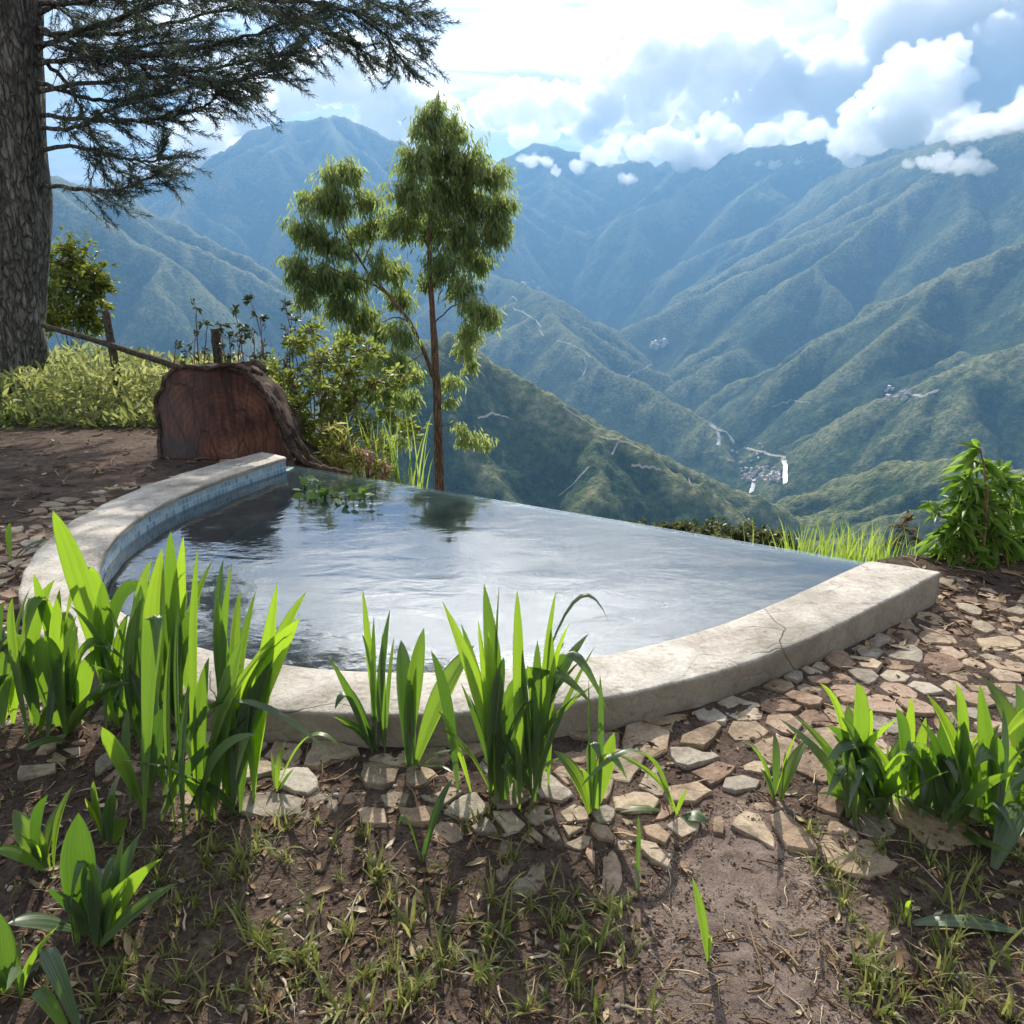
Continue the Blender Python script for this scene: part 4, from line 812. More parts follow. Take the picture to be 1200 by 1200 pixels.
# ------------------------------------------------------------------ wood and leaf builders
m_bark, nt = new_mat("grey_bark"); geo = nt.node('ShaderNodeNewGeometry'); mpb = nt.node('ShaderNodeMapping'); nt.l.new(geo.outputs['Position'], mpb.inputs['Vector']); mpb.inputs['Scale'].default_value = (1, 1, 0.22)
q1 = nt.noise(mpb.outputs[0], 22, 6, 0.7, 0.4); q2 = nt.noise(geo.outputs['Position'], 3.0, 5, 0.65)
c = nt.ramp(q1, [(0.33, (0.06, 0.052, 0.045)), (0.5, (0.19, 0.175, 0.155)), (0.68, (0.36, 0.345, 0.315))]); c = nt.mix(nt.mapr(q2, 0.5, 0.68, 0, 0.6), c, (0.16, 0.18, 0.13))
mpp = nt.node('ShaderNodeMapping'); nt.l.new(geo.outputs['Position'], mpp.inputs['Vector']); mpp.inputs['Scale'].default_value = (1, 1, .3); wpn = nt.node('ShaderNodeTexNoise'); nt.l.new(mpp.outputs[0], wpn.inputs['Vector']); wpn.inputs['Scale'].default_value = 9; wpn.inputs['Detail'].default_value = 5; wpx_ = nt.node('ShaderNodeMixRGB'); wpx_.inputs[0].default_value = .16; nt.l.new(mpp.outputs[0], wpx_.inputs[1]); nt.l.new(wpn.outputs['Color'], wpx_.inputs[2]); vpl = nt.node('ShaderNodeTexVoronoi', feature='DISTANCE_TO_EDGE'); nt.l.new(wpx_.outputs[0], vpl.inputs['Vector']); vpl.inputs['Scale'].default_value = 17; pl_ = nt.mapr(vpl.outputs['Distance'], 0, .16, 0, 1); c = nt.mix(nt.math('MULTIPLY', nt.math('SUBTRACT', 1.0, pl_), .42), c, (.035, .03, .026))
nt.l.new(principled(nt, c, 0.95, nt.bump(nt.math('ADD', nt.math('MULTIPLY', pl_, .8), q1), 1.0, 0.06), 0.1), nt.out.inputs[0])
m_redbark, nt = new_mat("smooth_red_brown_bark"); geo = nt.node('ShaderNodeNewGeometry'); mpb = nt.node('ShaderNodeMapping'); nt.l.new(geo.outputs['Position'], mpb.inputs['Vector']); mpb.inputs['Scale'].default_value = (1, 1, 0.15)
q1 = nt.noise(mpb.outputs[0], 26, 5, 0.65, 0.3)
c = nt.ramp(q1, [(0.35, (0.05, 0.028, 0.02)), (0.52, (0.17, 0.085, 0.055)), (0.66, (0.33, 0.23, 0.17))]); nt.l.new(principled(nt, c, 0.75, nt.bump(q1, 0.5, 0.01), 0.3), nt.out.inputs[0])
def tube(paths, nseg=8, lump=0.0):
    """paths: list of (points, radii) -> verts, faces"""
    V, Fc = [], []
    for pts, rad in paths:
        pts = [Vector(p) for p in pts]; base = len(V); ref = Vector((0.31, 0.2, 0.93))
        for i, p in enumerate(pts):
            t = (pts[min(i + 1, len(pts) - 1)] - pts[max(i - 1, 0)]).normalized(); a = t.cross(ref)
            a = t.cross(Vector((1, 0, 0))) if a.length < 0.05 else a
            a.normalize(); b = t.cross(a)
            for k in range(nseg):
                th = 2 * math.pi * k / nseg; r = rad[i] * (1 + lump * mnoise.noise(Vector((math.cos(th) * 1.7 + p.x * 1.3, math.sin(th) * 1.7, p.z * 1.1 + p.y))))
                V.append(p + a * (math.cos(th) * r) + b * (math.sin(th) * r))
        for i in range(len(pts) - 1):
            for k in range(nseg):
                j = (k + 1) % nseg; Fc.append((base + i * nseg + k, base + i * nseg + j, base + (i + 1) * nseg + j, base + (i + 1) * nseg + k))
        Fc.append(tuple(base + (len(pts) - 1) * nseg + k for k in range(nseg)))
    return V, Fc
def smooth_path(pts, rad, n=6, wob=0.0, seed=0):
    rg = random.Random(seed); P = [Vector(p) for p in pts]; out, rr = [], []
    for i in range(len(P) - 1):
        p0, p1, p2, p3 = P[max(i - 1, 0)], P[i], P[i + 1], P[min(i + 2, len(P) - 1)]
        for k in range(n):
            t = k / n; q = 0.5 * ((2 * p1) + (p2 - p0) * t + (2 * p0 - 5 * p1 + 4 * p2 - p3) * t * t + (3 * p1 - p0 - 3 * p2 + p3) * t ** 3)
            out.append(q + Vector((rg.uniform(-wob, wob), rg.uniform(-wob, wob), rg.uniform(-wob, wob)))); rr.append(rad[i] + (rad[i + 1] - rad[i]) * t)
    out.append(P[-1]); rr.append(rad[-1]); return out, rr
def leaves_mesh(name, pos, dirs, length, width, tint, mat, parent=None, droop=0.15, seed=0, fold=0.25):
    """many small folded leaves as one foliage mesh"""
    rs = np.random.RandomState(seed); pos = np.asarray(pos, float); d = np.asarray(dirs, float); N = len(pos); d /= np.linalg.norm(d, axis=1)[:, None] + 1e-9
    rv = rs.normal(size=(N, 3)); s = np.cross(d, rv); s /= np.linalg.norm(s, axis=1)[:, None] + 1e-9; nm = np.cross(s, d)
    L = np.asarray(length, float).reshape(-1, 1) * np.ones((N, 1)); W = np.asarray(width, float).reshape(-1, 1) * np.ones((N, 1)); dn = np.array([0, 0, -1.0])
    def pt(t, u): return pos + d * L * t + s * (u * W * 0.5) + nm * (abs(u) * W * fold) + dn * (L * droop * t * t)
    Vs = np.stack([pt(0, 0), pt(.33, -1), pt(.33, 1), pt(.33, 0), pt(.68, -.75), pt(.68, .75), pt(.68, 0), pt(1.0, 0)], 1)
    f = np.array([(0, 3, 1), (0, 2, 3), (1, 3, 6), (1, 6, 4), (3, 2, 5), (3, 5, 6), (4, 6, 7), (6, 5, 7)])
    Fc = (np.arange(N)[:, None, None] * 8 + f[None]).reshape(-1, 3)
    return mesh_obj(name, Vs.reshape(-1, 3), Fc, mat, parent, smooth=True, attr={'tint': np.repeat(np.clip(tint, 0, 1), 8)})
def rel_(pts, o): return [Vector(p) - Vector(o) for p in pts]

# ------------------------------------------------------------------ eucalyptus beyond the overflow edge
EY = 24.0; ES = EY / 7.6
def E_(x, y, dy=0.0): return at_depth(x, y, EY + dy)
eb = E_(516, 690); eb.z = gz(eb.x, eb.y) - 0.3
euc = tag(empty("eucalyptus_tree", eb), "slender young tree with hanging grey-green leaves and a red-brown trunk behind the pool edge", "tree")
tp = [eb, E_(515, 575), E_(513, 500), E_(511, 440), E_(507, 370), E_(503, 310), E_(506, 240), E_(513, 170), E_(514, 105)]
p_, r_ = smooth_path(tp, [q * ES for q in (.075, .052, .045, .04, .029, .024, .018, .011, .004)], 6, 0.012, 1)
v, f = tube([(rel_(p_, eb), r_)], 10, 0.15); mesh_obj("trunk", v, f, m_redbark, euc, smooth=True)
limbs = [([(511, 452), (497, 412), (480, 378), (455, 345), (425, 310), (400, 262), (392, 215)], [.032, .028, .024, .02, .015, .01, .004], (0, -.05, -.1, -.15, -.1, 0, .1)),
         ([(455, 345), (430, 330), (395, 318), (362, 300)], [.014, .011, .008, .003], (-.15, -.2, -.3, -.35)),
         ([(425, 310), (440, 270), (445, 225)], [.01, .007, .003], (-.1, .1, .3)),
         ([(505, 340), (528, 300), (556, 262), (578, 235)], [.014, .011, .007, .003], (0, .1, .25, .3)),
         ([(506, 260), (485, 225), (470, 180)], [.012, .008, .003], (0, -.15, -.25)),
         ([(507, 225), (535, 195), (552, 165)], [.012, .008, .003], (0, -.1, -.2)),
         ([(507, 380), (530, 360), (560, 345), (572, 355)], [.012, .009, .006, .003], (0, -.15, -.25, -.3)),
         ([(512, 500), (530, 497), (548, 500)], [.008, .005, .002], (0, -.1, -.15)),
         ([(480, 378), (465, 372), (440, 380)], [.012, .008, .004], (-.1, .1, .2)),
         ([(505, 300), (495, 265), (520, 235)], [.01, .007, .003], (0, .3, .45)), ([(497, 412), (478, 425), (462, 430)], [.01, .007, .003], (-.05, -.2, -.3)),
         ([(512, 470), (520, 445), (528, 440)], [.007, .005, .002], (0, .1, .15))]
for k, (pp2, rr, dd) in enumerate(limbs):
    p_, r_ = smooth_path([E_(x, y, d * ES) for (x, y), d in zip(pp2, dd)], [q * ES * .75 for q in rr], 5, 0.018, k + 5); v, f = tube([(rel_(p_, eb), r_)], 7, 0.1); mesh_obj("limb", v, f, m_redbark, euc, smooth=True)
m_euc = foliage_mat("hanging_leaf", (0.07, 0.105, 0.045), (0.32, 0.37, 0.12), 0.62, 0.38, (0.24, 0.34, 0.08), 0.8)
CL = [  # px x, y, radius, count, depth offset, yellowness
    (512, 128, 20, 130, 0, .25), (500, 152, 24, 190, -.1, .3), (530, 152, 26, 200, .1, .4), (488, 185, 32, 300, -.2, .3), (520, 185, 34, 330, 0, .3), (548, 190, 34, 330, .1, .35), (572, 205, 28, 260, .1, .5),
    (482, 225, 34, 330, -.3, .1), (515, 228, 38, 420, .1, .05), (550, 232, 40, 420, .2, .2), (585, 240, 26, 280, .25, .6), (470, 262, 30, 270, -.2, .05), (505, 265, 34, 330, .3, 0), (540, 275, 38, 400, .1, .15), (580, 270, 28, 280, .2, .4),
    (522, 310, 32, 270, -.1, .2), (555, 305, 30, 280, .2, .2), (540, 340, 24, 150, -.2, .25), (560, 360, 22, 170, -.25, .8), (573, 372, 16, 130, -.3, .95), (550, 388, 18, 140, -.2, .9), (545, 410, 12, 60, -.2, .5), (552, 425, 10, 40, -.15, .4),
    (388, 205, 26, 190, .1, .6), (412, 200, 22, 150, .2, .6), (370, 232, 28, 220, 0, .45), (400, 240, 32, 280, .1, .25), (432, 235, 20, 130, .2, .4), (358, 270, 28, 260, -.2, .2), (388, 285, 32, 330, -.1, .05), (418, 275, 24, 160, .2, .2), (440, 262, 16, 80, .2, .4),
    (350, 312, 24, 240, -.3, .05), (378, 325, 30, 320, -.2, .0), (408, 330, 30, 300, 0, .0), (360, 345, 22, 160, -.3, .1), (398, 360, 26, 230, -.1, .05), (425, 372, 24, 200, .1, .1), (412, 392, 20, 140, 0, .1),
    (440, 312, 22, 150, -.2, .3), (462, 318, 22, 150, .1, .2), (468, 350, 24, 170, .2, .15), (448, 385, 22, 170, .2, .2), (470, 395, 22, 150, -.2, .35), (458, 425, 24, 200, -.25, .1), (432, 418, 22, 150, .1, .1), (478, 440, 20, 130, -.2, .4), (452, 460, 24, 190, -.1, .05), (478, 470, 18, 110, 0, .3),
    (535, 330, 14, 60, .2, .2), (500, 330, 16, 70, .1, .2), (530, 445, 12, 60, .1, .6), (552, 512, 17, 80, -.15, .95), (568, 520, 11, 40, -.15, 1.0), (538, 500, 10, 30, -.1, .9), (525, 470, 9, 25, 0, .5), (476, 498, 14, 50, -.2, .9), (470, 515, 12, 40, -.2, .95)]
pos, dr, ti, Ln = [], [], [], []; rg = random.Random(77); twigs = []
for (x, y, r, n, dy, ye) in CL:
    c = E_(x, y, dy * ES); R = r * EY / F
    for _ in range(max(5, n // 7)):
        a = Vector((rg.gauss(0, 1), rg.gauss(0, 1), rg.gauss(0, .8))).normalized() * R * rg.uniform(.35, 1.05); e = c + a; st = c + a * 0.15 + Vector((0, 0, -R * .15))
        mid_ = (st + e) / 2 + Vector((0, 0, R * .18)); twigs.append((rel_([st, mid_, e], eb), [.012, .008, .004]))
        for k in range(int(rg.uniform(20, 32))):
            t = rg.uniform(.25, 1.05); q = st * (1 - t) ** 2 + mid_ * 2 * t * (1 - t) + e * t * t + Vector((rg.gauss(0, .09), rg.gauss(0, .09), rg.gauss(0, .09)))
            pos.append(q - eb); dr.append((a.x / R * .35 + rg.gauss(0, .33), a.y / R * .35 + rg.gauss(0, .33), -0.9 + rg.gauss(0, .28))); ti.append(rg.gauss(0.28 + ye * .6, .2)); Ln.append(rg.uniform(.06, .13) * ES * .74)
Ln = np.array(Ln); leaves_mesh("crown", pos, dr, Ln, Ln * 0.19, np.array(ti), m_euc, euc, 0.05, 3)
v, f = tube(twigs, 3); mesh_obj("branches", v, f, m_redbark, euc, smooth=True)

# ------------------------------------------------------------------ the big dark conifer at the left
CY = 10.2
def C_(x, y, dy=0.0): return at_depth(x, y, CY + dy)
cb = C_(2, 470); cb.z = 0
con = tag(empty("conifer_tree", cb), "huge old conifer with thick pale trunk and dark feathery drooping branches at the left", "tree")
tr_pts = [Vector((cb.x, cb.y, -.15)), Vector((cb.x, cb.y, 0.25)), C_(8, 380), C_(12, 250), C_(10, 120), C_(8, 0), C_(6, -150), C_(4, -350), C_(3, -560), C_(2, -740)]
p_, r_ = smooth_path(tr_pts, [.66, .53, .45, .41, .39, .36, .31, .24, .15, .04], 8, 0.0, 2)
v, f = tube([(rel_(p_, cb), r_)], 26, 0.22); mesh_obj("trunk", v, f, m_bark, con, smooth=True)
m_need = foliage_mat("dark_needle", (0.04, 0.055, 0.05), (0.12, 0.145, 0.105), 0.4, 0.55, (0.03, 0.05, 0.02), 0.3)
BR = [  # limb paths in pixels and depth offset
    ([(30, 75), (110, 68), (200, 62), (300, 40), (400, 10), (490, 48)], -.6, 1.0), ([(30, 60), (140, 20), (260, -20), (370, -20), (450, 5), (495, 15)], .2, 1.0), ([(30, 110), (120, 95), (220, 85), (290, 72), (345, 62)], .4, 1.0),
    ([(40, 135), (120, 142), (180, 140), (232, 128), (262, 108)], -.3, .8), ([(40, 60), (80, 100), (110, 160), (135, 200)], .1, .28), ([(40, 180), (90, 172), (140, 185), (180, 190), (192, 175)], .2, .45), ([(40, 215), (90, 222), (140, 222), (185, 205)], -.2, .9),
    ([(40, 20), (130, -30), (250, -70), (360, -60), (440, -40)], -.3, 1.0), ([(40, 40), (120, 40), (210, 25), (300, 8), (400, 40)], .8, 1.0), ([(40, 95), (110, 118), (170, 112), (240, 100), (290, 100)], .9, .9), ([(40, 5), (100, 0), (180, -20), (260, -10), (330, 5)], -1.0, 1.0),
    ([(40, 150), (85, 150), (130, 128), (180, 110)], -.9, .6), ([(40, 50), (100, 60), (180, 80), (250, 95), (310, 85), (330, 60)], -1.1, 0.9), ([(250, -20), (330, 20), (390, 40), (430, 62)], .3, .8), ([(300, 0), (380, 5), (440, 30), (470, 70)], -.2, .8), ([(40, 30), (110, 60), (190, 50), (270, 50)], .5, 1.0)]
rg = random.Random(9); needles_p, needles_d, tufts = [], [], []; paths = []
def conifer_twigs(line, dens, hang=0.35, scale=1.0):
    n = len(line)
    for i in range(2, n):
        u = i / n
        if rg.random() > dens * (0.45 + 0.55 * u) * 1.25: continue
        tg = (line[min(i + 1, n - 1)] - line[i - 1]).normalized()
        for _ in range(3):
            sd = tg.cross(Vector((rg.gauss(0, .5), rg.gauss(0, .5), 1))).normalized() * rg.choice((-1, 1)); ln = rg.uniform(.25, .85) * (1.15 - 0.55 * u) * scale
            d = (tg * rg.uniform(.5, 1.2) + sd * rg.uniform(.3, 1.0) + Vector((0, 0, rg.uniform(-.75, .45) * hang * 2))).normalized(); a = line[i]; b = a + d * ln * .6 + Vector((0, 0, -.02)); c = a + d * ln + Vector((0, 0, rg.uniform(-.12, .10) * ln * 2))
            paths.append(([a, b, c], [.005, .004, .002]))
            m = int(5 + ln * 20)
            for k in range(m):
                t = 0.2 + 0.85 * k / m; q = a * (1 - t) ** 2 + b * 2 * t * (1 - t) + c * t * t; ax = ((b - a) * (1 - t) + (c - b) * t).normalized()
                for _ in range(6):
                    needles_p.append(q); needles_d.append(ax * rg.uniform(.5, 1.3) + Vector((rg.gauss(0, .6), rg.gauss(0, .6), rg.gauss(0, .55))))
for (pp2, dy, dens) in BR:
    n = len(pp2); line, rad = smooth_path([C_(x, y, dy * (k / (n - 1))) for k, (x, y) in enumerate(pp2)], [.027 * (1 - k / (n - 0.4)) + .004 for k in range(n)], 7, 0.02, rg.randint(0, 999)); paths.append((line, rad)); conifer_twigs(line, dens)
# the upper crown above the picture, which shades the ground
for k in range(30):
    z = rg.uniform(5.2, 13.5); th = rg.uniform(0, 6.283); reach = (15 - z) * rg.uniform(.35, .52); a = Vector((cb.x + .2, cb.y, z)); d = Vector((math.cos(th), math.sin(th), 0))
    line, rad = smooth_path([a, a + d * reach * .4 + Vector((0, 0, .15)), a + d * reach * .75 + Vector((0, 0, -.05)), a + d * reach + Vector((0, 0, rg.uniform(-.5, .3)))], [.06, .045, .028, .008], 8, 0.03, k); paths.append((line, rad)); conifer_twigs(line, .8, .3, 1.5)
nl = len(BR) + 0
v, f = tube([(rel_(p, cb), r) for p, r in paths], 5); mesh_obj("branches", v, f, m_bark, con, smooth=True)
nd = np.array([tuple(p - cb) for p in needles_p]); dd = np.array([tuple(d) for d in needles_d]); NL = np.random.RandomState(2).uniform(.05, .10, len(nd))
leaves_mesh("crown", nd, dd, NL, .0075, np.random.RandomState(3).normal(.4, .25, len(nd)), m_need, con, 0.1, 4)

# ------------------------------------------------------------------ leafy bushes
def bush(name, label, cat, base, blobs, Y, llen, wr, dark, light, trans, seed, up=0.35, stems=5, per=60, droop=0.25, tcol=None, group=None, yel=0.45, stem_mat=None):
    """blobs: (px, py, radius px, count, depth offset)"""
    rg = random.Random(seed); b = Vector(base); root = tag(empty(name, b), label, cat, group); pos, dr, ti = [], [], []; st = []
    mat = foliage_mat(name + "_leaf", dark, light, trans, 0.4, tcol)
    for (x, y, r, n, dy) in blobs:
        c = at_depth(x, y, Y + dy); R = r * Y / F
        foot = b + Vector((rg.uniform(-.12, .12), rg.uniform(-.12, .12), 0)); hub = c + Vector((0, 0, -R * .3)); mid_ = foot + (hub - foot) * .55 + Vector((rg.uniform(-.06, .06), rg.uniform(-.06, .06), (hub.z - foot.z) * .12))
        st.append((rel_(smooth_path([foot, mid_, hub], [.010, .007, .004], 5, .006, seed)[0], b), smooth_path([foot, mid_, hub], [.010, .007, .004], 5)[1]))
        for _ in range(max(2, n // 9)):
            a = Vector((rg.gauss(0, 1), rg.gauss(0, 1), rg.gauss(.1, 1))).normalized() * R * rg.uniform(.4, 1.05); st.append((rel_([hub, hub + a * .6 + Vector((0, 0, R * .1)), hub + a], b), [.006, .004, .002]))
            for _ in range(9):
                t = rg.uniform(.35, 1.08); q = hub + a * t + Vector((rg.gauss(0, .10), rg.gauss(0, .10), rg.gauss(0, .10))) * R
                d = a.normalized() * rg.uniform(.4, 1.0) + Vector((rg.gauss(0, .6), rg.gauss(0, .6), rg.gauss(up, .45))); pos.append(q - b); dr.append(d); ti.append(rg.gauss(yel + .1, .28))
    L = np.array([rg.uniform(.65, 1.2) * llen for _ in pos]); leaves_mesh("foliage", pos, dr, L, L * wr, np.array(ti), mat, root, droop, seed)
    v, f = tube(st, 5); mesh_obj("branches", v, f, stem_mat or m_redbark, root, smooth=True); return root
def gbase(px, py, Y):
    p = at_depth(px, py, Y); p.z = gz(p.x, p.y); return p
bush("leafy_bush", "big dark leafy bush beside the fallen log, under the slender tree's left branches", "bush", gbase(385, 520, 8.2),
     [(318, 425, 24, 160, .3), (340, 440, 28, 220, 0), (345, 400, 18, 110, .3), (375, 415, 30, 260, .2), (405, 430, 30, 250, 0), (380, 450, 32, 270, -.3), (350, 470, 26, 200, -.4), (415, 465, 30, 240, -.2), (440, 440, 26, 180, 0), (390, 485, 26, 190, -.5), (430, 495, 24, 160, -.3), (355, 495, 22, 130, -.4), (460, 480, 22, 140, -.2), (405, 400, 20, 120, .3), (450, 520, 20, 110, -.3), (325, 455, 24, 170, -.2), (470, 440, 20, 110, .1), (480, 500, 20, 110, -.1), (365, 385, 20, 110, .2), (430, 405, 22, 130, .2), (400, 520, 26, 180, -.5), (370, 520, 22, 130, -.5)], 8.2, .085, .42, (0.045, 0.075, 0.018), (0.28, 0.31, 0.07), .55, 51, tcol=(0.2, 0.28, 0.025))
bush("yellow_shrub", "low yellow-green shrub with some reddish leaves beside the far left end of the overflow edge", "shrub", gbase(415, 545, 7.3),
     [(385, 500, 20, 120, 0), (405, 520, 24, 160, -.1), (380, 530, 20, 120, -.1), (425, 535, 22, 140, -.1), (445, 545, 18, 100, -.1), (400, 545, 20, 120, -.2), (440, 515, 16, 60, .1), (460, 550, 12, 50, 0)], 7.3, .11, .16, (0.10, 0.13, 0.02), (0.45, 0.42, 0.13), .55, 52, up=.5, tcol=(0.18, 0.24, 0.02), yel=.55)
bush("red_leaved_shrub", "small shrub with red and cream leaves inside the yellow-green shrub", "shrub", gbase(430, 540, 7.15), [(440, 540, 12, 45, 0), (428, 525, 10, 30, 0), (450, 552, 9, 30, 0)], 7.15, .07, .4, (0.22, 0.07, 0.04), (0.6, 0.42, 0.32), .4, 53, tcol=(0.3, 0.1, 0.04), yel=.5)
for k, (x, ytop, yb, n) in enumerate([(236, 352, 425, 34), (283, 355, 425, 46), (302, 345, 420, 55), (340, 350, 410, 60), (265, 372, 430, 46), (365, 372, 420, 40), (215, 395, 435, 30)]):
    dsc = ["thin dark weed stalk standing beside the lone dark fence post", "tall leafy weed just right of the lone dark fence post", "tallest leafy weed above the fallen log", "branching weed with shiny leaves between the log and the slender tree", "short bushy weed behind the top of the log", "sparse weed close under the slender tree's left branches", "low weed at the lower end of the fence rail"][k]
    bl = [(x + (6 if i % 2 else -6) * (0.3 + 1.2 * rnd.random()), ytop + 6 + (yb - ytop) * i / 4.0, 7 + 2.5 * i, n // 3 * 2, 0) for i in range(5)]
    bush("tall_weed", dsc, "weed", gbase(x, yb, 8.9), bl, 8.9, .075, .36, (0.018, 0.032, 0.014), (0.10, 0.13, 0.05), .35, 60 + k, group='weeds above the log', yel=.3)
bush("round_tree", "round yellow-green tree just behind the conifer's trunk", "tree", at_depth(82, 430, 18.0), [(60, 300, 26, 420, 0), (85, 292, 24, 380, .3), (108, 315, 24, 380, 0), (75, 330, 30, 480, -.4), (105, 340, 24, 380, 0), (55, 345, 26, 380, -.2), (85, 360, 26, 380, 0), (120, 335, 14, 160, 0), (110, 372, 18, 200, 0), (60, 378, 22, 260, 0)], 18.0, .16, .45, (0.035, 0.055, 0.012), (0.22, 0.24, 0.04), .45, 70, up=.2, tcol=(0.16, 0.2, 0.015), stem_mat=m_bark)
bush("leafy_shrub", "bright green shrub with long glossy leaves at the right end of the coping", "shrub", gbase(1150, 690, 4.15),
     [(1148, 540, 11, 40, .1), (1140, 562, 18, 60, 0), (1165, 560, 16, 50, .1), (1150, 590, 26, 90, 0), (1180, 590, 24, 80, .1), (1125, 610, 20, 60, -.05), (1165, 620, 30, 100, 0), (1200, 625, 30, 100, .1), (1115, 640, 16, 46, 0), (1140, 650, 24, 80, -.1), (1180, 655, 28, 90, 0), (1150, 680, 22, 70, 0), (1195, 685, 24, 80, .1), (1215, 590, 24, 80, .2), (1225, 660, 26, 80, .1), (1160, 705, 22, 70, -.05), (1195, 715, 22, 70, 0), (1130, 690, 16, 50, 0), (1100, 600, 12, 26, 0), (1185, 560, 18, 50, .1), (1120, 660, 18, 56, 0), (1108, 620, 16, 44, 0), (1150, 620, 24, 80, -.05), (1135, 580, 18, 60, 0), (1150, 528, 8, 26, 0)], 4.15, .135, .25, (0.05, 0.10, 0.018), (0.20, 0.31, 0.05), .55, 71, up=.15, droop=.45, tcol=(0.2, 0.36, 0.02))
bush("reddish_shrub", "small dull reddish shrub between the overflow edge and the glossy leafy shrub", "shrub", gbase(1068, 640, 5.2), [(1058, 612, 14, 60, 0), (1075, 625, 14, 60, 0), (1048, 630, 12, 50, 0), (1088, 640, 10, 40, 0)], 5.2, .05, .4, (0.05, 0.045, 0.02), (0.18, 0.12, 0.05), .35, 72)

# long bright grass beyond the right end of the overflow edge
def long_grass(label, bases, Y, seed, n, lo, hi, Wd, spread, hpx):
    rg = random.Random(seed); b = at_depth(*bases, Y); b.z = gz(b.x, b.y); root = tag(empty("long_grass", b), label, 'grass clump', 'long grass beyond the overflow edge'); V, Fc, T = [], [], []; k = 0
    topz = at_depth(bases[0], hpx, Y).z
    for i in range(n):
        st = np.array([rg.uniform(-spread, spread), rg.uniform(-.18, .18), 0]); hgt = (topz - b.z) * rg.uniform(lo, hi); az = rg.uniform(0, 6.283); ln = rg.uniform(.1, .5) * .5
        tip = st + np.array([math.cos(az) * ln, math.sin(az) * ln, hgt]); c = st + np.array([math.cos(az) * ln * .2, math.sin(az) * ln * .2, hgt * .75])
        v, f, u = blade(st, c, tip, Wd * rg.uniform(.6, 1.2), (rg.gauss(1, .3), rg.gauss(0, .6), 0), n=7, pleats=1, fold=.3, shape=.5); V.append(v); Fc.append(f + k); k += len(v); T.append(np.full(len(v), rg.gauss(.55, .25)))
    mesh_obj("blades", np.concatenate(V), np.concatenate(Fc), m_lgrass, root, smooth=True, attr={'tint': np.clip(np.concatenate(T), 0, 1)})
m_lgrass = foliage_mat("long_grass_blade", (0.08, 0.13, 0.02), (0.32, 0.40, 0.08), .55, .45, (0.24, 0.38, 0.02))
long_grass("thick bright green grass clump right beside the right end of the overflow edge", (985, 650), 4.9, 5, 170, .8, 1.06, .02, .34, 616)
long_grass("bright grass clump between the thick clump and the reddish shrub", (1030, 650), 5.0, 6, 110, .8, 1.04, .018, .26, 618)
long_grass("thin group of tall bent grass stems beyond the middle of the overflow edge", (890, 640), 5.6, 7, 14, .85, 1.05, .012, .16, 618)
long_grass("spiky grass growing between the yellow shrub and the slender trunk", (455, 545), 7.4, 8, 50, .7, 1.1, .02, .35, 490)

# ------------------------------------------------------------------ weeds under the fence, one tangled mass
rg = random.Random(15); pos, dr, ti, LL = [], [], [], []
for i in range(15000):
    Y = rg.uniform(8.25, 12.4); X = rg.uniform(-7.4, -1.9 - 0.13 * (Y - 8)); g0 = 0.0
    if poly_dist(TERR, np.array([[X]]), np.array([[Y]]))[0, 0] > 0.1: continue
    hh = (0.20 + 0.42 * (mnoise.noise(Vector((X * .9, Y * .9, 0))) + .5)) * min(1, (Y - 8.1) / .8) + 0.05
    if (Vector((X, Y)) - Vector((cb.x, cb.y))).length < .6: continue
    z = rg.random() ** .8 * hh; pos.append((X, Y, z)); dr.append((rg.gauss(0, .6), rg.gauss(0, .6), rg.gauss(.7, .4))); LL.append(rg.uniform(.07, .22)); ti.append(rg.gauss(.35 + .45 * mnoise.noise(Vector((X * .6, Y * .6, 5))) + .25 * z / .5, .22))
m_weed = foliage_mat("weed_leaf", (0.07, 0.11, 0.05), (0.38, 0.39, 0.14), .5, .5, (0.2, 0.26, 0.05)); LL = np.array(LL)
tag(leaves_mesh("weeds", pos, dr, LL, LL * .22, np.array(ti), m_weed, None, .2, 6), kind='stuff')

# ------------------------------------------------------------------ fence: two posts and a slanting rail
fb = at_depth(130, 430, 9.4); fb.z = 0; fence = tag(empty("rustic_fence", fb), "rustic fence of two dark posts and one slanting pole by the weeds", "fence")
def pole(name, a, b, r0, r1, seed): p_, r_ = smooth_path([a, (a + b) / 2 + Vector((.0, .02, .01)), b], [r0, (r0 + r1) / 2, r1], 6, .006, seed); v, f = tube([(rel_(p_, fb), r_)], 9, .25); v = list(v); f = list(f); f.append(tuple(reversed(range(9)))); mesh_obj(name, v, f, m_post, fence, smooth=True)
m_post, nt = new_mat("weathered_wood"); geo = nt.node('ShaderNodeNewGeometry'); q1 = nt.noise(geo.outputs['Position'], 30, 5, .7)
nt.l.new(principled(nt, nt.ramp(q1, [(.35, (.022, .017, .014)), (.65, (.12, .095, .07))]), .9, nt.bump(q1, .8, .01)), nt.out.inputs[0])
a = at_depth(136, 442, 9.4); a.z = -.05; pole("post", a, at_depth(124, 364, 9.4), .052, .045, 1)
a = at_depth(254, 440, 9.0); a.z = -.05; pole("post", a, at_depth(252, 385, 9.0), .05, .05, 2)
pole("rail", at_depth(50, 381, 9.3), at_depth(225, 436, 9.28), .030, .042, 3)

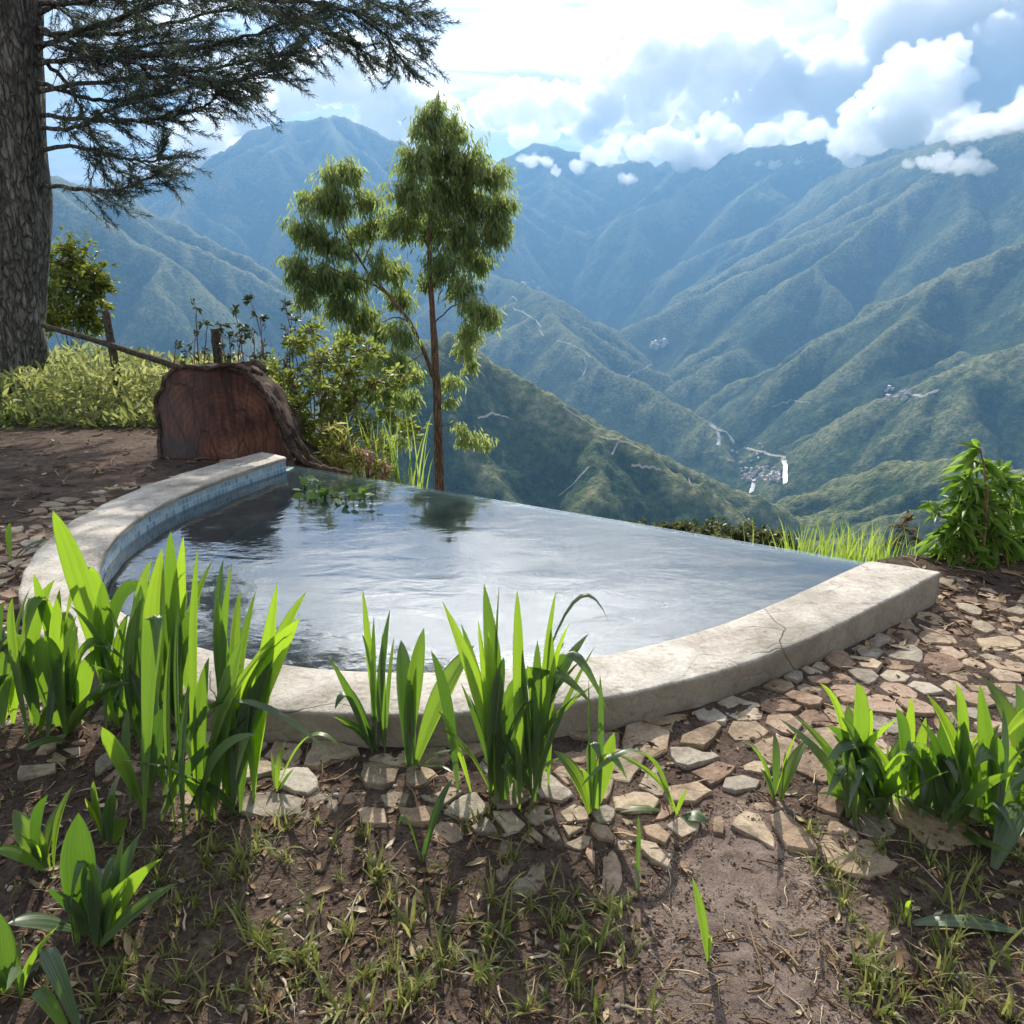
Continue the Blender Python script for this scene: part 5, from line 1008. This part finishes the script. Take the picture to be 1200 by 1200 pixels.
# ------------------------------------------------------------------ the fallen log with its cut face
LY = 6.75
prof2 = [(190, 552), (187, 505), (186, 462), (192, 442), (207, 433), (240, 429), (268, 431), (288, 440), (304, 455), (318, 478), (329, 503), (339, 530), (345, 552)]
lb = at_depth(262, 545, LY); lb.z = 0; log = tag(empty("fallen_log", lb), "huge fallen log with reddish-brown cut face and ragged bark, behind the pool's left end", "log")
ring = [at_depth(x, y, LY) for x, y in prof2]; ring2 = []
for i in range(len(ring) - 1):
    for k in range(4): ring2.append(ring[i].lerp(ring[i + 1], k / 4))
ring2.append(ring[-1]); nR2 = len(ring2); ctr = at_depth(262, 500, LY); AX = Vector((-0.12, 1.0, -0.1)).normalized()
V, Fc = [], []; SH = [1.0, .97, .85, .7, .5, .28, .0]
for k, s in enumerate(SH):
    for p in ring2:
        q = ctr + (p - ctr) * s; dpt = 0.035 * mnoise.noise(Vector((q.x * 3, q.z * 3, 1))) + 0.012 * mnoise.noise(Vector((q.x * 14, q.z * 14, 4))); V.append(q + Vector((0, dpt - .0, 0)) - lb)
for k in range(len(SH) - 1):
    for i in range(nR2 - 1): Fc.append((k * nR2 + i, k * nR2 + i + 1, (k + 1) * nR2 + i + 1, (k + 1) * nR2 + i))
    Fc.append((k * nR2 + nR2 - 1, k * nR2, (k + 1) * nR2, (k + 1) * nR2 + nR2 - 1))
m_cut, nt = new_mat("red_brown_cut_wood"); geo = nt.node('ShaderNodeNewGeometry'); P = geo.outputs['Position']; sx = nt.node('ShaderNodeSeparateXYZ'); nt.l.new(P, sx.inputs[0])
q1 = nt.noise(P, 2.6, 5, .65); q2 = nt.noise(P, 16, 5, .7); mpc = nt.node('ShaderNodeMapping'); nt.l.new(P, mpc.inputs['Vector']); mpc.inputs['Scale'].default_value = (1, 1, .18); q3 = nt.noise(mpc.outputs[0], 24, 4, .6)
c = nt.ramp(nt.math('ADD', nt.math('MULTIPLY', q1, .6), nt.math('MULTIPLY', q3, .4)), [(.38, (.04, .022, .019)), (.48, (.115, .05, .036)), (.58, (.19, .085, .058)), (.68, (.27, .15, .11))])
wvr = nt.node('ShaderNodeTexWave', wave_type='RINGS', rings_direction='Y'); mpr = nt.node('ShaderNodeMapping'); nt.l.new(P, mpr.inputs['Vector']); mpr.inputs['Location'].default_value = (-ctr.x, -ctr.y, -ctr.z + .15); nt.l.new(mpr.outputs[0], wvr.inputs['Vector']); wvr.inputs['Scale'].default_value = 6.5; wvr.inputs['Distortion'].default_value = 3.5; wvr.inputs['Detail'].default_value = 4; wvr.inputs['Detail Scale'].default_value = 1.6
c = nt.mix(nt.math('MULTIPLY', wvr.outputs['Fac'], .38), c, (.045, .026, .022)); vcr = nt.node('ShaderNodeTexVoronoi', feature='DISTANCE_TO_EDGE'); nt.l.new(mpc.outputs[0], vcr.inputs['Vector']); vcr.inputs['Scale'].default_value = 5.5; c = nt.mix(nt.mapr(vcr.outputs['Distance'], 0, .022, .75, 0), c, (.02, .013, .011))
c = nt.mix(nt.mapr(nt.math('ADD', sx.outputs[0], nt.math('MULTIPLY', q1, 1.1)), -2.75, -2.15, .55, 0), c, nt.mix(q2, (.075, .075, .08), (.2, .2, .205)))  # left part greyed: veil of flare painted into the wood colour
nt.l.new(principled(nt, c, .85, nt.bump(q2, .6, .02), .2), nt.out.inputs[0]); mesh_obj("cut_face", V, Fc, m_cut, log, smooth=True)
V, Fc = [], []; steps = 14
for j in range(steps + 1):
    t = j / steps
    for i, p in enumerate(ring2):
        o = (p - ctr).normalized(); nz = mnoise.noise(Vector((p.x * 5, p.z * 5, t * 4))) * .05 + mnoise.noise(Vector((p.x * 16, p.z * 16, t * 12))) * .02
        jut = -0.03 - 0.07 * max(0, mnoise.noise(Vector((i * .45, 7, 2)))) if j == 0 else 0
        V.append(p + o * (.02 + nz + .0 * t) + AX * (t * 0.9 + jut) - lb)
for j in range(steps):
    for i in range(nR2 - 1): Fc.append((j * nR2 + i, (j + 1) * nR2 + i, (j + 1) * nR2 + i + 1, j * nR2 + i + 1))
Fc.append(tuple(steps * nR2 + i for i in range(nR2)))
m_lbark, nt = new_mat("dark_flaky_bark"); geo = nt.node('ShaderNodeNewGeometry'); q1 = nt.noise(geo.outputs['Position'], 9, 6, .72, .5)
nt.l.new(principled(nt, nt.ramp(q1, [(.35, (.025, .017, .014)), (.52, (.085, .058, .046)), (.68, (.23, .17, .14))]), .95, nt.bump(q1, 1.0, .05), .1), nt.out.inputs[0])
bk = mesh_obj("bark", V, Fc, m_lbark, log, smooth=True); sol = bk.modifiers.new("thickness", 'SOLIDIFY'); sol.thickness = .03; sol.offset = 1
for k, (pp2, w0) in enumerate([([(268, 430), (292, 440), (312, 462), (328, 492), (342, 525), (356, 545)], .022), ([(300, 446), (322, 474), (338, 508), (352, 538), (380, 550), (412, 556)], .035), ([(310, 455), (334, 488), (350, 520), (372, 545), (398, 554)], .03), ([(240, 432), (270, 428), (296, 434), (306, 440)], .022), ([(278, 428), (300, 425), (312, 436)], .03), ([(320, 470), (345, 505), (362, 535)], .025)]):
    p_, r_ = smooth_path([at_depth(x, y, LY - .06 + .05 * (k % 3)) for x, y in pp2], [w0 * (.6 if i in (0, len(pp2) - 1) else 1) for i in range(len(pp2))], 6, .012, k); v, f = tube([(rel_(p_, lb), r_)], 7, .6); mesh_obj("bark_strip", v, f, m_lbark, log, smooth=True)

# ------------------------------------------------------------------ floating plant in the pool's far left corner
wb = on_plane(385, 578, Z_WAT); wp = tag(empty("floating_plant", wb), "floating water plant with round bright leaves in the pool's far left corner", "water plant"); rg = random.Random(33)
m_pad = foliage_mat("round_leaf", (0.06, 0.12, 0.02), (0.17, 0.27, 0.05), .4, .4, (0.15, 0.3, 0.02)); V, Fc, T, ST = [], [], [], []; k = 0
PADS = [(352 + rg.uniform(-4, 30), 572 + rg.uniform(-8, 14)) for _ in range(22)] + [(395 + rg.uniform(-20, 20), 584 + rg.uniform(-5, 8)) for _ in range(14)] + [(425 + rg.uniform(-12, 12), 578 + rg.uniform(-6, 8)) for _ in range(9)] + [(434, 570), (436, 575), (440, 572), (405, 592), (415, 588)]
for (x, y) in PADS:
    h = rg.uniform(.01, .07); c = on_plane(x, y + h * 60, Z_WAT); c.z += h; r = rg.uniform(.02, .038); nrm = Vector((rg.gauss(0, .5), rg.gauss(-.25, .5), 1)).normalized(); a = nrm.orthogonal().normalized(); b = nrm.cross(a); base = k; V.append(c - wb - nrm * r * .12)
    for j in range(12): th = 6.2832 * j / 12; rr = r * (0.8 if j == 0 else 1) * rg.uniform(.95, 1.05); V.append(c - wb + a * rr * math.cos(th) + b * rr * math.sin(th))
    for j in range(12): Fc.append((base, base + 1 + j, base + 1 + (j + 1) % 12))
    k += 13; T += [min(1, max(0, rg.gauss(.5, .3)))] * 13; ST.append(([c - wb, c - wb + Vector((rg.uniform(-.02, .02), rg.uniform(-.02, .02), -h - .01))], [.003, .004]))
v, f = tube(ST, 4); Fc += [tuple(i + k for i in q) for q in f]; V += list(v); T += [.2] * len(v); mesh_obj("foliage", V, Fc, m_pad, wp, smooth=True, attr={'tint': T})

# ------------------------------------------------------------------ down in the valley: woods below the edge, river, roads, houses
rg = random.Random(41)
WOOD = [(735, 622, 20), (765, 618, 22), (795, 622, 24), (822, 616, 22), (850, 622, 24), (880, 626, 22), (905, 632, 18), (780, 636, 22), (835, 640, 22), (870, 645, 20)]
WDESC = ["leftmost", "broad", "olive", "tall", "rounded", "dark", "rightmost small", "low", "low olive", "low dark"]
for k, (x, y, r) in enumerate(WOOD):
    Y = 38 + rg.uniform(-6, 10) + (4 if y < 625 else -8); p = at_depth(x, y + 60, Y)
    bush("hillside_tree", f"{WDESC[k]} treetop of the dark wood over the overflow edge, " + ["at its left end", "second from the left", "left of the middle", "in its middle", "right of the middle", "near its right end", "at its right end", "in front on the left", "in front in the middle", "in front on the right"][k], "tree", (p.x, p.y, p.z - 4),
         [(x + rg.uniform(-r, r), y + rg.uniform(-5, 6), r * rg.uniform(.5, .75), 170, rg.uniform(-1.2, 1.2)) for _ in range(5)], Y, .34, .5, (0.04, 0.055, 0.018), (0.17, 0.18, 0.06), .4, 200 + k, up=.3, yel=.35, group='treetops below the overflow edge', stem_mat=m_bark)
def drape(name, pts, wid, mat, lift=1.2, sub=6):
    """a ribbon of real width laid on the terrain along the given line of sight points"""
    c = []
    for (x0, y0), (x1, y1) in zip(pts, pts[1:]):
        for k in range(sub):
            t = k / sub; h = hit_terrain(x0 + (x1 - x0) * t, y0 + (y1 - y0) * t, 900)
            if h: c.append(Vector(h[:3]))
    h = hit_terrain(*pts[-1], 900)
    if h: c.append(Vector(h[:3]))
    c2 = [c[0]]
    for p in c[1:]:
        if (p - c2[-1]).length > 1 and (p - c2[-1]).length < 900: c2.append(p)
    V, Fc = [], []
    for i, p in enumerate(c2):
        d = (c2[min(i + 1, len(c2) - 1)] - c2[max(i - 1, 0)]); d.z = 0; s = Vector((-d.y, d.x, 0)).normalized() * wid * rg.uniform(.85, 1.15)
        for u in (-.5, 0, .5): q = p + s * u; V.append((q.x, q.y, max(terrain_z(q.x, q.y), p.z - 3) + lift + (0 if u else .5)))
    for i in range(len(c2) - 1):
        for j in (0, 1): Fc.append((3 * i + j, 3 * i + j + 1, 3 * i + j + 4, 3 * i + j + 3))
    return tag(mesh_obj(name, V, Fc, mat, smooth=True), kind='structure')
m_riv, nt = new_mat("river_water_with_glare"); geo = nt.node('ShaderNodeNewGeometry')
c = nt.mix(nt.mapr(nt.noise(geo.outputs['Position'], .03, 4), .4, .6), (.36, .37, .35), (.52, .47, .42)); nt.l.new(principled(nt, c, .25, None, .6), nt.out.inputs[0])  # pale tones paint the glare off the river into its colour
m_road, nt = new_mat("dirt_road"); nt.l.new(principled(nt, (.36, .32, .26), .9), nt.out.inputs[0])
drape("river", [(833, 499), (843, 505), (850, 507), (857, 514), (860, 521)], 17, m_riv); drape("river", [(841, 507), (843, 514), (842, 522)], 14, m_riv)
drape("river", [(917, 537), (920, 546), (920, 556), (920, 568)], 13, m_riv, 1.5, 4); drape("river", [(884, 562), (882, 572), (879, 584)], 14, m_riv)
drape("road", [(872, 525), (890, 530), (905, 534), (922, 538)], 7, m_road)
for pts in ([(724, 520), (721, 527), (717, 534)], [(757, 520), (750, 528), (746, 540)], [(740, 548), (765, 550), (775, 552)], [(807, 562), (810, 572)], [(684, 420), (688, 430), (683, 441)], [(632, 388), (637, 394)], [(595, 355), (600, 348), (606, 352)], [(652, 400), (668, 404), (684, 412), (692, 420)], [(690, 548), (680, 560), (668, 572), (655, 582)], [(700, 512), (712, 516), (735, 520), (752, 528)], [(660, 478), (672, 488), (690, 498), (704, 505)], [(560, 492), (580, 487), (596, 490)], [(735, 442), (750, 436), (764, 428)], [(765, 405), (775, 400), (784, 404)], [(600, 362), (612, 366), (628, 376), (634, 384)], [(1040, 470), (1060, 462), (1080, 466), (1100, 458)], [(905, 480), (930, 470), (950, 474)]): drape("road", pts, 3.2 if pts[0][1] > 470 else 8, m_road)
m_hwall, nt = new_mat("painted_house_wall"); oi = nt.node('ShaderNodeObjectInfo'); nt.l.new(principled(nt, nt.ramp(oi.outputs['Random'], [(0, (.55, .5, .44)), (.5, (.75, .73, .68)), (1, (.6, .42, .34))]), .9), nt.out.inputs[0])
m_hroof, nt = new_mat("sheet_roof"); oi = nt.node('ShaderNodeObjectInfo'); nt.l.new(principled(nt, nt.ramp(oi.outputs['Random'], [(0, (.5, .5, .5)), (.5, (.36, .15, .1)), (1, (.7, .7, .7))]), .6), nt.out.inputs[0])
def house_mesh():
    w_, d_, h_, r_ = 1.0, .7, .5, .28; v = [(-w_, -d_, -1), (w_, -d_, -1), (w_, d_, -1), (-w_, d_, -1), (-w_, -d_, h_), (w_, -d_, h_), (w_, d_, h_), (-w_, d_, h_), (-w_, 0, h_ + r_), (w_, 0, h_ + r_)]
    wall = (v, [(0, 1, 5, 4), (1, 2, 6, 9, 5), (2, 3, 7, 6), (3, 0, 4, 8, 7)]); o = .12
    rv = [(-w_ - o, -d_ - o, h_ - .06), (w_ + o, -d_ - o, h_ - .06), (w_ + o, 0, h_ + r_ + .03), (-w_ - o, 0, h_ + r_ + .03), (w_ + o, d_ + o, h_ - .06), (-w_ - o, d_ + o, h_ - .06)]; rv += [(a, b, c + .06) for a, b, c in rv]
    roof = (rv, [(6, 7, 8, 9), (9, 8, 10, 11), (0, 3, 2, 1), (3, 5, 4, 2), (0, 1, 7, 6), (4, 5, 11, 10), (1, 2, 8, 7), (2, 4, 10, 8), (0, 6, 9, 3), (3, 9, 11, 5)])
    return wall, roof
WALL, ROOF = house_mesh(); hp = None; spots = []
for _ in range(60): spots.append((rg.uniform(868, 914), rg.uniform(549, 566), 6, "small pale house of the riverside village on the valley floor", "houses of the riverside village"))
for _ in range(14): spots.append((rg.uniform(845, 905), rg.uniform(522, 545), 5.5, "tiny house in the trees above the riverside village", "houses above the riverside village"))
for _ in range(9): spots.append((rg.uniform(1038, 1070), rg.uniform(457, 470), 6, "pale house of the hamlet on the right-hand slope", "hamlet on the right-hand slope"))
for _ in range(13): spots.append((rg.uniform(760, 782), rg.uniform(402, 409), 13, "bright block of the distant settlement far up the valley", "distant settlement far up the valley"))
for _ in range(5): spots.append((rg.uniform(612, 632), rg.uniform(330, 342), 13, "white house of the settlement on the ridge beside the slender tree", "settlement on the ridge"))
for (x, y, s, lab, grp) in spots:
    h = hit_terrain(x, y, 900)
    if not h: continue
    if hp is None:
        hp = empty("house"); mesh_obj("wall", WALL[0], WALL[1], m_hwall, hp); mesh_obj("roof", ROOF[0], ROOF[1], m_hroof, hp); o = hp
    else:
        o = hp.copy(); COL.objects.link(o)
        for ch in list(hp.children): c2 = ch.copy(); COL.objects.link(c2); c2.parent = o
    k = s * rg.uniform(.7, 1.25); o.location = (h[0], h[1], h[2] + k * .6); o.scale = (k, k, k * rg.uniform(.8, 1.4)); o.rotation_euler = (0, 0, rg.choice((0.2, .5, 1.7)) + rg.uniform(-.2, .2)); tag(o, lab, 'house', grp)
